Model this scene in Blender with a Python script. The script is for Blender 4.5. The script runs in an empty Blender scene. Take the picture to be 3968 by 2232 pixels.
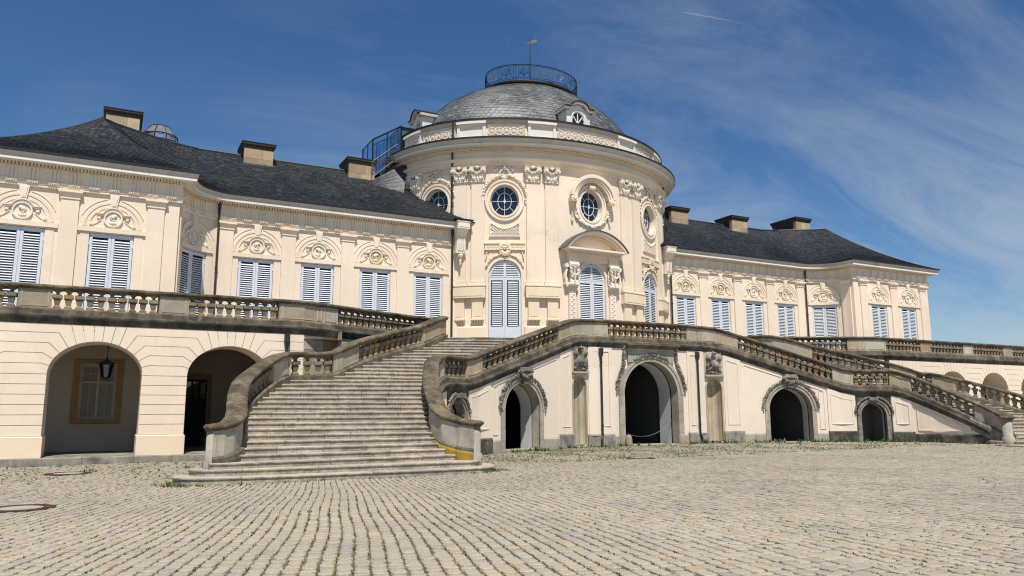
import bpy, math, random
import numpy as np
from math import sin, cos, pi, radians, sqrt, atan2, hypot
random.seed(7); RNG = np.random.default_rng(7)
scene = bpy.context.scene
C = scene.collection
# ------------------------------------------------------------------ camera
cd = bpy.data.cameras.new('camera'); cam = bpy.data.objects.new('camera', cd); C.objects.link(cam)
YAW, PIT, ROL, FPX = radians(27.6507), radians(9.26383), radians(-0.20521), 2961.88
fwd = (sin(YAW)*cos(PIT), cos(YAW)*cos(PIT), sin(PIT))
r0 = (cos(YAW), -sin(YAW), 0.0)
u0 = (-sin(YAW)*sin(PIT), -cos(YAW)*sin(PIT), cos(PIT))
rx = [cos(ROL)*a+sin(ROL)*b for a, b in zip(r0, u0)]
ux = [-sin(ROL)*a+cos(ROL)*b for a, b in zip(r0, u0)]
from mathutils import Matrix, Vector
CAM = (-23.8664, -35.8829, 1.5996)
cam.matrix_world = Matrix(((rx[0], ux[0], -fwd[0], CAM[0]), (rx[1], ux[1], -fwd[1], CAM[1]), (rx[2], ux[2], -fwd[2], CAM[2]), (0, 0, 0, 1)))
cd.sensor_width = 36.0; cd.lens = 36.0*FPX/3968.0; cd.clip_start = 0.1; cd.clip_end = 30000
scene.camera = cam
# ------------------------------------------------------------------ sky, sun, exposure
SUN_AZ, SUN_EL = 195.0, 60.0
w = bpy.data.worlds.new('World'); scene.world = w; w.use_nodes = True
nt = w.node_tree; nt.nodes.clear()
def wn(t, **k):
    n = nt.nodes.new(t)
    for a, b in k.items(): setattr(n, a, b)
    return n
sky = wn('ShaderNodeTexSky', sky_type='NISHITA', sun_disc=False, sun_elevation=radians(SUN_EL), sun_rotation=radians(SUN_AZ),
         altitude=400, air_density=1.0, dust_density=0.25, ozone_density=4.0)
bg = wn('ShaderNodeBackground'); out = wn('ShaderNodeOutputWorld')
tc = wn('ShaderNodeTexCoord')
sep = wn('ShaderNodeSeparateXYZ'); nt.links.new(tc.outputs['Generated'], sep.inputs[0])
zz = wn('ShaderNodeMath', operation='MAXIMUM'); nt.links.new(sep.outputs[2], zz.inputs[0]); zz.inputs[1].default_value = 0.0
za = wn('ShaderNodeMath', operation='ADD'); nt.links.new(zz.outputs[0], za.inputs[0]); za.inputs[1].default_value = 0.16
px = wn('ShaderNodeMath', operation='DIVIDE'); nt.links.new(sep.outputs[0], px.inputs[0]); nt.links.new(za.outputs[0], px.inputs[1])
py = wn('ShaderNodeMath', operation='DIVIDE'); nt.links.new(sep.outputs[1], py.inputs[0]); nt.links.new(za.outputs[0], py.inputs[1])
cb = wn('ShaderNodeCombineXYZ'); nt.links.new(px.outputs[0], cb.inputs[0]); nt.links.new(py.outputs[0], cb.inputs[1])
mp = wn('ShaderNodeMapping'); nt.links.new(cb.outputs[0], mp.inputs[0])
mp.inputs['Rotation'].default_value = (0, 0, radians(-38)); mp.inputs['Scale'].default_value = (0.75, 1.75, 1); mp.inputs['Location'].default_value = (3.1, 1.7, 0)
n1 = wn('ShaderNodeTexNoise'); n1.inputs['Scale'].default_value = 1.15; n1.inputs['Detail'].default_value = 8; n1.inputs['Roughness'].default_value = 0.66; n1.inputs['Distortion'].default_value = 0.75
nt.links.new(mp.outputs[0], n1.inputs['Vector'])
n2 = wn('ShaderNodeTexNoise'); n2.inputs['Scale'].default_value = 0.42; n2.inputs['Detail'].default_value = 3
mp2 = wn('ShaderNodeMapping'); mp2.inputs['Location'].default_value = (0.35, -0.1, 0.0); nt.links.new(cb.outputs[0], mp2.inputs[0]); nt.links.new(mp2.outputs[0], n2.inputs['Vector'])
ra = wn('ShaderNodeValToRGB'); ra.color_ramp.elements[0].position = 0.38; ra.color_ramp.elements[1].position = 0.84; nt.links.new(n1.outputs[0], ra.inputs[0])
rb = wn('ShaderNodeValToRGB'); rb.color_ramp.elements[0].position = 0.55; rb.color_ramp.elements[1].position = 0.86; ea = wn('ShaderNodeVectorMath', operation='DOT_PRODUCT'); nt.links.new(tc.outputs['Generated'], ea.inputs[0]); ea.inputs[1].default_value = (sin(radians(75)), cos(radians(75)), -.35)
eb = wn('ShaderNodeMath', operation='MULTIPLY_ADD'); nt.links.new(ea.outputs['Value'], eb.inputs[0]); eb.inputs[1].default_value = .40; nt.links.new(n2.outputs[0], eb.inputs[2]); nt.links.new(eb.outputs[0], rb.inputs[0])
mu = wn('ShaderNodeMath', operation='MULTIPLY'); nt.links.new(ra.outputs[0], mu.inputs[0]); nt.links.new(rb.outputs[0], mu.inputs[1])
mu2 = wn('ShaderNodeMath', operation='MULTIPLY'); nt.links.new(mu.outputs[0], mu2.inputs[0]); mu2.inputs[1].default_value = 0.85
mx = wn('ShaderNodeMix', data_type='RGBA'); nt.links.new(mu2.outputs[0], mx.inputs['Factor']); hs = wn('ShaderNodeHueSaturation'); hs.inputs['Hue'].default_value = .502; hs.inputs['Saturation'].default_value = 1.20; hs.inputs['Value'].default_value = 1.52; nt.links.new(sky.outputs[0], hs.inputs['Color']); nt.links.new(hs.outputs[0], mx.inputs[6]); mx.inputs[7].default_value = (8.6, 9.2, 10.0, 1)
nt.links.new(mx.outputs[2], bg.inputs[0]); bg.inputs[1].default_value = 0.06
nt.links.new(bg.outputs[0], out.inputs[0])
sd = bpy.data.lights.new('sun', 'SUN'); sd.energy = 5.0; sd.angle = radians(0.53); sd.color = (1.0, 0.955, 0.88)
so = bpy.data.objects.new('sun', sd); C.objects.link(so)
sv = Vector((sin(radians(SUN_AZ))*cos(radians(SUN_EL)), cos(radians(SUN_AZ))*cos(radians(SUN_EL)), sin(radians(SUN_EL))))
so.rotation_euler = sv.to_track_quat('Z', 'Y').to_euler(); so.location = (-20, -60, 60)
vs = scene.view_settings; vs.view_transform = 'Standard'; vs.look = 'None'; vs.exposure = 0.06; vs.gamma = 1.0; vs.use_curve_mapping = False
scene.cycles.filter_width = 1.15; scene.cycles.max_bounces = 6; scene.cycles.diffuse_bounces = 3; scene.cycles.use_denoising = True

# ------------------------------------------------------------------ mesh helpers
OCT = None
def _ico():
    t = (1+5**.5)/2
    v = np.array([(-1,t,0),(1,t,0),(-1,-t,0),(1,-t,0),(0,-1,t),(0,1,t),(0,-1,-t),(0,1,-t),(t,0,-1),(t,0,1),(-t,0,-1),(-t,0,1)], float)
    v /= np.linalg.norm(v[0])
    f = [(0,11,5),(0,5,1),(0,1,7),(0,7,10),(0,10,11),(1,5,9),(5,11,4),(11,10,2),(10,7,6),(7,1,8),(3,9,4),(3,4,2),(3,2,6),(3,6,8),(3,8,9),(4,9,5),(2,4,11),(6,2,10),(8,6,7),(9,8,1)]
    return v, f
ICO = _ico()
ID = lambda u, d, z: (u, d, z)
class MB:
    def __init__(s): s.v = []; s.f = []
    def add(s, vs, fs):
        o = len(s.v); s.v.extend(vs); s.f.extend([tuple(i+o for i in f) for f in fs])
    def quad(s, a, b, c, d): s.add([a, b, c, d], [(0, 1, 2, 3)])
    def box(s, u0, u1, d0, d1, z0, z1, M=ID, n=1):
        for i in range(n):
            a = u0+(u1-u0)*i/n; b = u0+(u1-u0)*(i+1)/n
            vs = [M(x, y, z) for z in (z0, z1) for y in (d0, d1) for x in (a, b)]
            fs = [(0, 1, 5, 4), (2, 6, 7, 3), (0, 2, 3, 1), (4, 5, 7, 6)]
            if i == 0: fs.append((0, 4, 6, 2))
            if i == n-1: fs.append((1, 3, 7, 5))
            s.add(vs, fs)
    def tbox(s, a, b, z0, z1, M=ID):   # a,b = (u0,u1,d0,d1) at bottom / top
        vs = [M(x, y, z0) for y in a[2:] for x in a[:2]]+[M(x, y, z1) for y in b[2:] for x in b[:2]]
        s.add(vs, [(0, 1, 5, 4), (2, 6, 7, 3), (0, 2, 3, 1), (4, 5, 7, 6), (0, 4, 6, 2), (1, 3, 7, 5)])
    def prism(s, poly, d0, d1, M=ID, back=False, bev=0.0):
        n = len(poly)
        vs = [M(u, d0, z) for u, z in poly]+[M(u, d1, z) for u, z in poly]
        fs = [tuple(range(n, 2*n))]+[(i, (i+1) % n, n+(i+1) % n, n+i) for i in range(n)]
        if back: fs.append(tuple(range(n))[::-1])
        s.add(vs, fs)
    def ribbon(s, pts, w, d0, d1, M=ID, closed=False):   # band of width w along pts (u,z)
        P = np.array(pts, float); n = len(P)
        if closed: T = np.roll(P, -1, 0)-np.roll(P, 1, 0)
        else:
            T = np.gradient(P, axis=0)
        T /= np.maximum(np.linalg.norm(T, axis=1, keepdims=True), 1e-9)
        N = np.stack([-T[:, 1], T[:, 0]], 1)
        A = P+N*w/2; B = P-N*w/2; vs = []
        for i in range(n):
            vs += [M(A[i, 0], d0, A[i, 1]), M(A[i, 0], d1, A[i, 1]), M(B[i, 0], d1, B[i, 1]), M(B[i, 0], d0, B[i, 1])]
        fs = []
        for i in range(n if closed else n-1):
            a = 4*i; b = 4*((i+1) % n)
            fs += [(a, b, b+1, a+1), (a+1, b+1, b+2, a+2), (a+2, b+2, b+3, a+3)]
        if not closed: fs += [(0, 1, 2, 3), (4*n-4, 4*n-1, 4*n-2, 4*n-3)]
        s.add(vs, fs)
    def lathe(s, prof, n=12, c=(0, 0, 0), M=None, rot=0.0, sx=1, sy=1, caps=True):
        vs = []
        for r, z in prof:
            for i in range(n):
                a = 2*pi*i/n+rot; p = (c[0]+r*cos(a)*sx, c[1]+r*sin(a)*sy, c[2]+z)
                vs.append(M(*p) if M else p)
        fs = []
        for j in range(len(prof)-1):
            for i in range(n):
                fs.append((j*n+i, j*n+(i+1) % n, (j+1)*n+(i+1) % n, (j+1)*n+i))
        if caps: fs += [tuple(range(n))[::-1], tuple(range((len(prof)-1)*n, len(prof)*n))]
        s.add(vs, fs)
    def disc(s, uc, zc, r, d0, d1, M=ID, n=18, sz=1.0, r2=None):   # cylinder standing out of the wall
        a = [(uc+r*cos(2*pi*i/n), zc+r*sz*sin(2*pi*i/n)) for i in range(n)]
        r2 = r if r2 is None else r2
        b = [(uc+r2*cos(2*pi*i/n), zc+r2*sz*sin(2*pi*i/n)) for i in range(n)]
        s.add([M(u, d0, z) for u, z in a]+[M(u, d1, z) for u, z in b], [tuple(range(n, 2*n))]+[(i, (i+1) % n, n+(i+1) % n, n+i) for i in range(n)])
    def ring(s, uc, zc, r0, r1, d0, d1, M=ID, n=28, sz=1.0, a0=0, a1=2*pi):
        full = abs(a1-a0-2*pi) < 1e-6
        k = n if full else n+1
        P = []
        for i in range(k):
            a = a0+(a1-a0)*i/n
            P.append((cos(a), sin(a)*sz))
        vs = []
        for x, z in P:
            vs += [M(uc+r0*x, d0, zc+r0*z), M(uc+r0*x, d1, zc+r0*z), M(uc+r1*x, d1, zc+r1*z), M(uc+r1*x, d0, zc+r1*z)]
        fs = []
        for i in range(n):
            a = 4*i; b = 4*((i+1) % k)
            fs += [(a, b, b+1, a+1), (a+1, b+1, b+2, a+2), (a+2, b+2, b+3, a+3)]
        if not full: fs += [(0, 1, 2, 3), (4*k-4, 4*k-1, 4*k-2, 4*k-3)]
        s.add(vs, fs)
    def tube(s, pts, r, n=6, M=None):
        P = np.array([M(*p) if M else p for p in pts], float); m = len(P)
        T = np.gradient(P, axis=0); T /= np.maximum(np.linalg.norm(T, axis=1, keepdims=True), 1e-9)
        vs = []
        for i in range(m):
            t = T[i]; up = np.array([0, 0, 1.]) if abs(t[2]) < .9 else np.array([1., 0, 0])
            a = np.cross(t, up); a /= np.linalg.norm(a); b = np.cross(a, t); rr = r[i] if hasattr(r, '__len__') else r
            vs += [tuple(P[i]+rr*(cos(2*pi*k/n)*a+sin(2*pi*k/n)*b)) for k in range(n)]
        fs = [(i*n+k, i*n+(k+1) % n, (i+1)*n+(k+1) % n, (i+1)*n+k) for i in range(m-1) for k in range(n)]
        fs += [tuple(range(n))[::-1], tuple(range((m-1)*n, m*n))]
        s.add(vs, fs)
    def blob(s, c, r, M=ID, jit=0.12):
        r = (r, r, r) if not hasattr(r, '__len__') else r
        vs = []
        for x, y, z in ICO[0]:
            k = 1+random.uniform(-jit, jit); vs.append(M(c[0]+x*r[0]*k, c[1]+y*r[1]*k, c[2]+z*r[2]*k))
        s.add(vs, ICO[1])
    def sweep(s, fr, prof, closed=True, caps=True):   # fr: list of (x,y,z,nx,ny); prof: list of (n,z)
        m = len(prof); vs = []
        for (x, y, z, nx, ny) in fr:
            vs += [(x+nx*a, y+ny*a, z+b) for a, b in prof]
        fs = []
        for i in range(len(fr)-1):
            for j in range(m if closed else m-1):
                k = (j+1) % m
                fs.append((i*m+j, i*m+k, (i+1)*m+k, (i+1)*m+j))
        if caps and closed: fs += [tuple(range(m))[::-1], tuple(range((len(fr)-1)*m, len(fr)*m))]
        s.add(vs, fs)
def link(o, parent=None):
    C.objects.link(o)
    if parent is not None:
        o.parent = parent
        if parent.type == 'EMPTY': o.location = Vector(o.location)-parent.location
    return o
def mesh(name, mb, mat, smooth=False):
    me = bpy.data.meshes.new(name); me.from_pydata(mb.v, [], mb.f); me.update()
    me.materials.append(mat)
    if smooth: me.polygons.foreach_set('use_smooth', [True]*len(me.polygons))
    return me
def obj(name, mb, mat, parent=None, smooth=False, **kw):
    o = bpy.data.objects.new(name, mesh(name, mb, mat, smooth) if isinstance(mb, MB) else mb)
    for k, v in kw.items(): o[k] = v
    return link(o, parent)
def inst(name, me, parent, loc, rz=0.0, sc=None):
    o = bpy.data.objects.new(name, me); o.location = loc; o.rotation_euler = (0, 0, rz)
    if sc: o.scale = sc
    return link(o, parent)
def thing(name, label, cat, loc=(0, 0, 0), group=None):
    o = bpy.data.objects.new(name, None); o.location = loc; o.empty_display_size = .3; C.objects.link(o)
    o['label'] = label; o['category'] = cat
    if group: o['group'] = group
    return o
def tag(o, label, cat, group=None):
    o['label'] = label; o['category'] = cat
    if group: o['group'] = group
    return o
def kids(o): return list(o.children)
def mirror_part(o, parent):     # mirrored copy (x -> -x) of a part and its pieces
    c = o.copy(); C.objects.link(c); c.parent = parent
    wl = Vector(o.location)+(o.parent.location if o.parent and o.parent.type == 'EMPTY' else Vector((0, 0, 0)))
    c.location = Vector((-wl.x, wl.y, wl.z))-(parent.location if parent.type == 'EMPTY' else Vector((0, 0, 0)))
    c.rotation_euler = (0, 0, -o.rotation_euler[2]); c.scale = (-o.scale[0], o.scale[1], o.scale[2])
    for ch in kids(o): copy_sub(ch, c)
    return c
def copy_sub(o, parent):
    c = o.copy(); C.objects.link(c); c.parent = parent
    for ch in kids(o): copy_sub(ch, c)
def mirror_all(root, parent, skip=()):
    for ch in list(root.children):
        if ch.name not in skip: mirror_part(ch, parent)
class Path:
    def __init__(s, pts):
        s.P = np.array([(p+(0.0,))[:3] if len(p) == 2 else p for p in pts], float)
        d = np.hypot(np.diff(s.P[:, 0]), np.diff(s.P[:, 1])); s.S = np.concatenate([[0], np.cumsum(d)]); s.L = s.S[-1]
        t = np.diff(s.P[:, :2], axis=0)/d[:, None]; s.T = t
        n = np.stack([t[:, 1], -t[:, 0]], 1); s.N = n
        m = np.zeros((len(s.P), 2)); m[0] = n[0]; m[-1] = n[-1]
        for i in range(1, len(s.P)-1):
            a = n[i-1]; b = n[i]; m[i] = (a+b)/max(0.3, 1+a@b)
        s.Mn = m
    def seg(s, u): return int(min(max(np.searchsorted(s.S, u, 'right')-1, 0), len(s.S)-2))
    def pos(s, u):
        i = s.seg(u); f = (u-s.S[i])/(s.S[i+1]-s.S[i]); return s.P[i]*(1-f)+s.P[i+1]*f
    def nrm(s, u):      # smooth normal
        i = s.seg(u); f = min(max((u-s.S[i])/(s.S[i+1]-s.S[i]), 0), 1); v = s.Mn[i]*(1-f)+s.Mn[i+1]*f
        return v
    def ang(s, u): i = s.seg(u); return atan2(s.T[i][1], s.T[i][0])
    def frames(s, a=None, b=None, step=None, dz=0.0):
        a = 0 if a is None else a; b = s.L if b is None else b
        us = [a]+[x for x in s.S if a+1e-4 < x < b-1e-4]+[b]
        if step:
            us = sorted(set(us+[a+(b-a)*k/max(1, int((b-a)/step)) for k in range(1, max(1, int((b-a)/step)))]))
        r = []
        for u in us:
            p = s.pos(u); n = s.nrm(u); r.append((p[0], p[1], p[2]+dz, n[0], n[1]))
        return r
    def M(s, flat=True):
        def f(u, d, z):
            p = s.pos(u); n = s.nrm(u); return (p[0]+n[0]*d, p[1]+n[1]*d, z)
        return f
    def Mr(s):
        def f(u, d, z):     # z relative to the path's own height
            p = s.pos(u); n = s.nrm(u); return (p[0]+n[0]*d, p[1]+n[1]*d, p[2]+z)
        return f
    def u_at(s, x, y=None):
        best = min(np.linspace(0, s.L, 4000), key=lambda u: (s.pos(u)[0]-x)**2+((s.pos(u)[1]-y)**2 if y is not None else 0)); return float(best)
def wall_strips(mb, M, us, z0, z1, ops, d=0.0):
    """sheet in (u,z) between z0(u) and z1(u); ops = [(ua,ub,lo(u),hi(u),depth)]"""
    f0 = z0 if callable(z0) else (lambda u: z0); f1 = z1 if callable(z1) else (lambda u: z1)
    us = sorted(set([round(x, 5) for x in us]+[round(x, 5) for o in ops for x in (o[0], o[1])]+
                    [round(o[0]+(o[1]-o[0])*(1-cos(pi*k/o[5]))/2, 5) for o in ops for k in range(o[5]+1)]))
    for a, b in zip(us[:-1], us[1:]):
        m = (a+b)/2; op = None
        for o in ops:
            if o[0] < m < o[1]: op = o
        if op is None:
            mb.quad(M(a, d, f0(a)), M(b, d, f0(b)), M(b, d, f1(b)), M(a, d, f1(a)))
        else:
            lo, hi, dep = op[2], op[3], op[4]
            if lo(a)-f0(a) > 1e-3 or lo(b)-f0(b) > 1e-3: mb.quad(M(a, d, f0(a)), M(b, d, f0(b)), M(b, d, lo(b)), M(a, d, lo(a)))
            mb.quad(M(a, d, hi(a)), M(b, d, hi(b)), M(b, d, f1(b)), M(a, d, f1(a)))
def reveal(mb, M, op, d0, d1, floor=False):
    ua, ub, lo, hi, dep, n = op[:6]
    us = [ua+(ub-ua)*(1-cos(pi*k/n))/2 for k in range(n+1)]
    for a, b in zip(us[:-1], us[1:]):
        mb.quad(M(a, d0, hi(a)), M(b, d0, hi(b)), M(b, d1, hi(b)), M(a, d1, hi(a)))
        if floor: mb.quad(M(a, d0, lo(a)), M(b, d0, lo(b)), M(b, d1, lo(b)), M(a, d1, lo(a)))
    for u in (ua, ub): 
        if hi(u)-lo(u) > 1e-3: mb.quad(M(u, d0, lo(u)), M(u, d0, hi(u)), M(u, d1, hi(u)), M(u, d1, lo(u)))
def arch_op(uc, hw, zs, spring, apex, n=16, dep=0):
    rise = apex-spring
    return (uc-hw, uc+hw, lambda u: zs, lambda u: spring+rise*sqrt(max(0, 1-((u-uc)/hw)**2)), dep, n)
def rect_op(uc, hw, z0, z1): return (uc-hw, uc+hw, lambda u: z0, lambda u: z1, 0, 2)
def oval_op(uc, hw, zc, hh, n=24):
    return (uc-hw, uc+hw, lambda u: zc-hh*sqrt(max(0, 1-((u-uc)/hw)**2)), lambda u: zc+hh*sqrt(max(0, 1-((u-uc)/hw)**2)), 0, n)
def arc(uc, zc, r, a0, a1, n, sz=1.0): return [(uc+r*cos(a0+(a1-a0)*i/n), zc+r*sz*sin(a0+(a1-a0)*i/n)) for i in range(n+1)]
def garland(mb, pts, r, M, d=0.04, seed=0):
    """a plump leafy festoon: overlapping leaves along pts (u,z)"""
    R = random.Random(seed); P = np.array(pts, float); L = np.concatenate([[0], np.cumsum(np.linalg.norm(np.diff(P, axis=0), axis=1))])
    n = max(3, int(L[-1]/(r*0.75)))
    for k in range(n+1):
        t = L[-1]*k/n; u = np.interp(t, L, P[:, 0]); z = np.interp(t, L, P[:, 1])
        for q in range(3):
            mb.blob((u+R.uniform(-.55, .55)*r, d+R.uniform(-.1, .6)*r, z+R.uniform(-.55, .55)*r), (r*R.uniform(.5, .75), r*R.uniform(.5, .7), r*R.uniform(.5, .75)), M, .22)
# ------------------------------------------------------------------ materials
class NB:
    def __init__(s, name, rough=0.85, spec=0.3):
        s.m = bpy.data.materials.new(name); s.m.use_nodes = True; s.t = s.m.node_tree
        s.b = s.t.nodes['Principled BSDF']; s.b.inputs['Roughness'].default_value = rough; s.b.inputs['Specular IOR Level'].default_value = spec
        g = s.t.nodes.new('ShaderNodeNewGeometry'); s.pos = g.outputs['Position']; s.isl = g.outputs['Random Per Island']; s.geo = g
        s.oi = s.t.nodes.new('ShaderNodeObjectInfo').outputs['Random']
    def n(s, t, **k):
        x = s.t.nodes.new(t)
        for a, b in k.items(): setattr(x, a, b)
        return x
    def L(s, a, b): s.t.links.new(a, b)
    def noise(s, scale, detail=4, rough=.55, stretch=None, vec=None, dist=0):
        x = s.n('ShaderNodeTexNoise'); x.inputs['Scale'].default_value = scale; x.inputs['Detail'].default_value = detail; x.inputs['Roughness'].default_value = rough; x.inputs['Distortion'].default_value = dist
        v = vec or s.pos
        if stretch:
            mp = s.n('ShaderNodeMapping'); mp.inputs['Scale'].default_value = stretch; s.L(v, mp.inputs[0]); v = mp.outputs[0]
        s.L(v, x.inputs['Vector']); return x.outputs[0]
    def ramp(s, fac, stops):
        r = s.n('ShaderNodeValToRGB'); e = r.color_ramp.elements
        e[0].position = stops[0][0]; e[0].color = (*c4(stops[0][1]),); e[1].position = stops[-1][0]; e[1].color = (*c4(stops[-1][1]),)
        for p, c in stops[1:-1]:
            q = e.new(p); q.color = c4(c)
        s.L(fac, r.inputs[0]); return r.outputs[0]
    def mix(s, f, a, b, mode='MIX'):
        x = s.n('ShaderNodeMix', data_type='RGBA', blend_type=mode)
        if isinstance(f, (int, float)): x.inputs['Factor'].default_value = f
        else: s.L(f, x.inputs['Factor'])
        for i, q in ((6, a), (7, b)):
            if isinstance(q, tuple): x.inputs[i].default_value = c4(q)
            else: s.L(q, x.inputs[i])
        return x.outputs[2]
    def math(s, op, a, b=None):
        x = s.n('ShaderNodeMath', operation=op)
        for i, q in ((0, a), (1, b)):
            if q is None: continue
            if isinstance(q, (int, float)): x.inputs[i].default_value = q
            else: s.L(q, x.inputs[i])
        return x.outputs[0]
    def rnd(s): return s.math('FRACT', s.math('ADD', s.isl, s.oi))
    def col(s, c):
        if isinstance(c, tuple): s.b.inputs['Base Color'].default_value = c4(c)
        else: s.L(c, s.b.inputs['Base Color'])
        return s
    def bump(s, h, strength=.3, dist=.01):
        x = s.n('ShaderNodeBump'); x.inputs['Strength'].default_value = strength; x.inputs['Distance'].default_value = dist
        s.L(h, x.inputs['Height']); s.L(x.outputs[0], s.b.inputs['Normal']); return s
def c4(c): return c if len(c) == 4 else (c[0], c[1], c[2], 1.0)
MAT = {}
def stucco(key, a, b, stain=(.62, .52, .38), amt=.25):
    m = NB(key, .9, .2)
    base = m.ramp(m.noise(.35, 5, .6), [(.3, a), (.7, b)])
    st = m.ramp(m.noise(.9, 6, .65, (1.6, 1.6, .22)), [(.56, (0, 0, 0)), (.82, (1, 1, 1))])
    f = m.math('MULTIPLY', st, amt)
    c = m.mix(f, base, stain)
    vo = m.n('ShaderNodeTexVoronoi'); vo.inputs['Scale'].default_value = .55; m.L(m.pos, vo.inputs['Vector']); c = m.mix(1.0, c, m.ramp(vo.outputs['Color'], [(.2, (.965, .965, .96)), (.8, (1.025, 1.02, 1.02))]), 'MULTIPLY')
    st2 = m.ramp(m.noise(2.2, 7, .7, (2.4, 2.4, .10)), [(.60, (0, 0, 0)), (.80, (1, 1, 1))]); c = m.mix(m.math('MULTIPLY', st2, amt*.7), c, tuple(q*.6 for q in stain))
    if key == 'stucco':
        dv = m.n('ShaderNodeVectorMath', operation='DISTANCE'); m.L(m.pos, dv.inputs[0]); dv.inputs[1].default_value = (-2.55, -.15, 11.5)
        al = m.ramp(dv.outputs['Value'], [(.2, (1, 1, 1)), (.95, (0, 0, 0))]); al = m.math('MULTIPLY', m.ramp(m.noise(3.0, 6, .7), [(.45, (0, 0, 0)), (.62, (1, 1, 1))]), al); c = m.mix(m.math('MULTIPLY', al, .45), c, (.36, .42, .30))
    c = m.mix(.06, c, m.ramp(m.noise(14, 3), [(.35, (.3, .27, .22)), (.65, (1, .95, .85))]), 'MULTIPLY')
    m.col(c).bump(m.noise(22, 4), .25, .006); MAT[key] = m.m
stucco('stucco', (.825, .685, .53), (.865, .73, .575), (.62, .51, .37), .36)
stucco('stucco_warm', (.82, .67, .47), (.85, .71, .52), amt=.12)
stucco('stucco_pale', (.765, .655, .53), (.805, .695, .565), (.50, .42, .32), .32)
stucco('ornament', (.81, .71, .575), (.85, .755, .62), (.5, .42, .3), .3)
stucco('cornice_paint', (.80, .74, .64), (.84, .78, .68), (.40, .36, .30), .4)
stucco('cornice_weathered', (.50, .46, .40), (.60, .55, .48), (.20, .18, .16), .7)
stucco('attic_paint', (.78, .71, .63), (.82, .755, .68), (.22, .21, .19), .6)
stucco('passage_plaster', (.56, .55, .54), (.62, .61, .60), (.30, .28, .26), .45)
stucco('room_shade', (.10, .098, .094), (.13, .127, .12), (.05, .05, .05), .5)  # passage walls near black: the shade inside is put into the colour
stucco('inner_plaster_shade', (.44, .39, .31), (.50, .44, .35), (.28, .24, .18), .3)  # white plaster toned down, arcade shade put into the colour
def stone(key, stops, lich=.0, black=.0, rough=.9, objvar=.0, tint=(.34, .22, .10)):
    m = NB(key, rough, .2)
    c = m.ramp(m.noise(1.6, 8, .68), stops)
    if objvar:
        r = m.rnd(); f = m.ramp(r, [(.45, (0, 0, 0)), (.95, (1, 1, 1))]); c = m.mix(m.math('MULTIPLY', f, objvar), c, tint)
        g = m.ramp(m.math('FRACT', m.math('MULTIPLY', r, 7.31)), [(0, (.72, .72, .72)), (1, (1.15, 1.15, 1.15))]); c = m.mix(1.0, c, g, 'MULTIPLY')
    if black:
        b = m.ramp(m.noise(1.1, 7, .72, (1.3, 1.3, .7)), [(.47, (0, 0, 0)), (.63, (1, 1, 1))]); c = m.mix(m.math('MULTIPLY', b, black), c, (.022, .021, .019))
    if lich:
        l = m.ramp(m.noise(2.3, 8, .75), [(.575, (0, 0, 0)), (.68, (1, 1, 1))]); c = m.mix(m.math('MULTIPLY', l, lich), c, (.30, .205, .035))
        l2 = m.ramp(m.noise(7.5, 6, .7), [(.61, (0, 0, 0)), (.70, (1, 1, 1))]); c = m.mix(m.math('MULTIPLY', l2, .55), c, (.42, .41, .36))
    fine = m.ramp(m.noise(45, 4, .7), [(.25, (.62, .62, .62)), (.75, (1.18, 1.18, 1.18))]); c = m.mix(1.0, c, fine, 'MULTIPLY')
    m.col(c).bump(m.noise(30, 6, .7), .55, .012); MAT[key] = m.m
stone('stone_coping', [(.3, (.058, .045, .031)), (.5, (.15, .118, .078)), (.7, (.28, .225, .15))], .95, .62)
stone('stone_base', [(.3, (.07, .058, .042)), (.5, (.17, .14, .098)), (.7, (.29, .24, .17))], .7, .65)
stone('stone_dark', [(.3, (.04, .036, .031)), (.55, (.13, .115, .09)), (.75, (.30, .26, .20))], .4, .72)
stone('stone_baluster', [(.3, (.20, .165, .115)), (.55, (.31, .255, .18)), (.75, (.42, .35, .255))], .12, .40, objvar=.85)
stone('stone_panel', [(.3, (.43, .37, .275)), (.55, (.53, .46, .35)), (.75, (.60, .53, .42))], .0, .14, objvar=.7, tint=(.44, .30, .15))
stone('stone_pale', [(.3, (.34, .305, .24)), (.55, (.45, .405, .325)), (.75, (.54, .49, .40))], .05, .28)
stone('stone_grey', [(.3, (.20, .185, .155)), (.55, (.33, .30, .25)), (.75, (.45, .41, .345))], .1, .5)
stone('stone_carved', [(.3, (.12, .11, .09)), (.5, (.27, .245, .20)), (.7, (.40, .36, .295))], .1, .45)
stone('stone_ochre', [(.3, (.30, .20, .085)), (.7, (.38, .26, .12))], .0, .05)
stone('chimney_stone', [(.3, (.40, .30, .185)), (.55, (.50, .39, .25)), (.75, (.57, .45, .30))], .0, .10, objvar=.15)
stone('chimney_dark', [(.3, (.045, .036, .026)), (.7, (.085, .068, .048))], .0, .3)
stone('stone_moss', [(.34, (.24, .20, .13)), (.48, (.36, .23, .04)), (.6, (.42, .25, .03)), (.72, (.22, .18, .11))], .5, .45)
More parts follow.
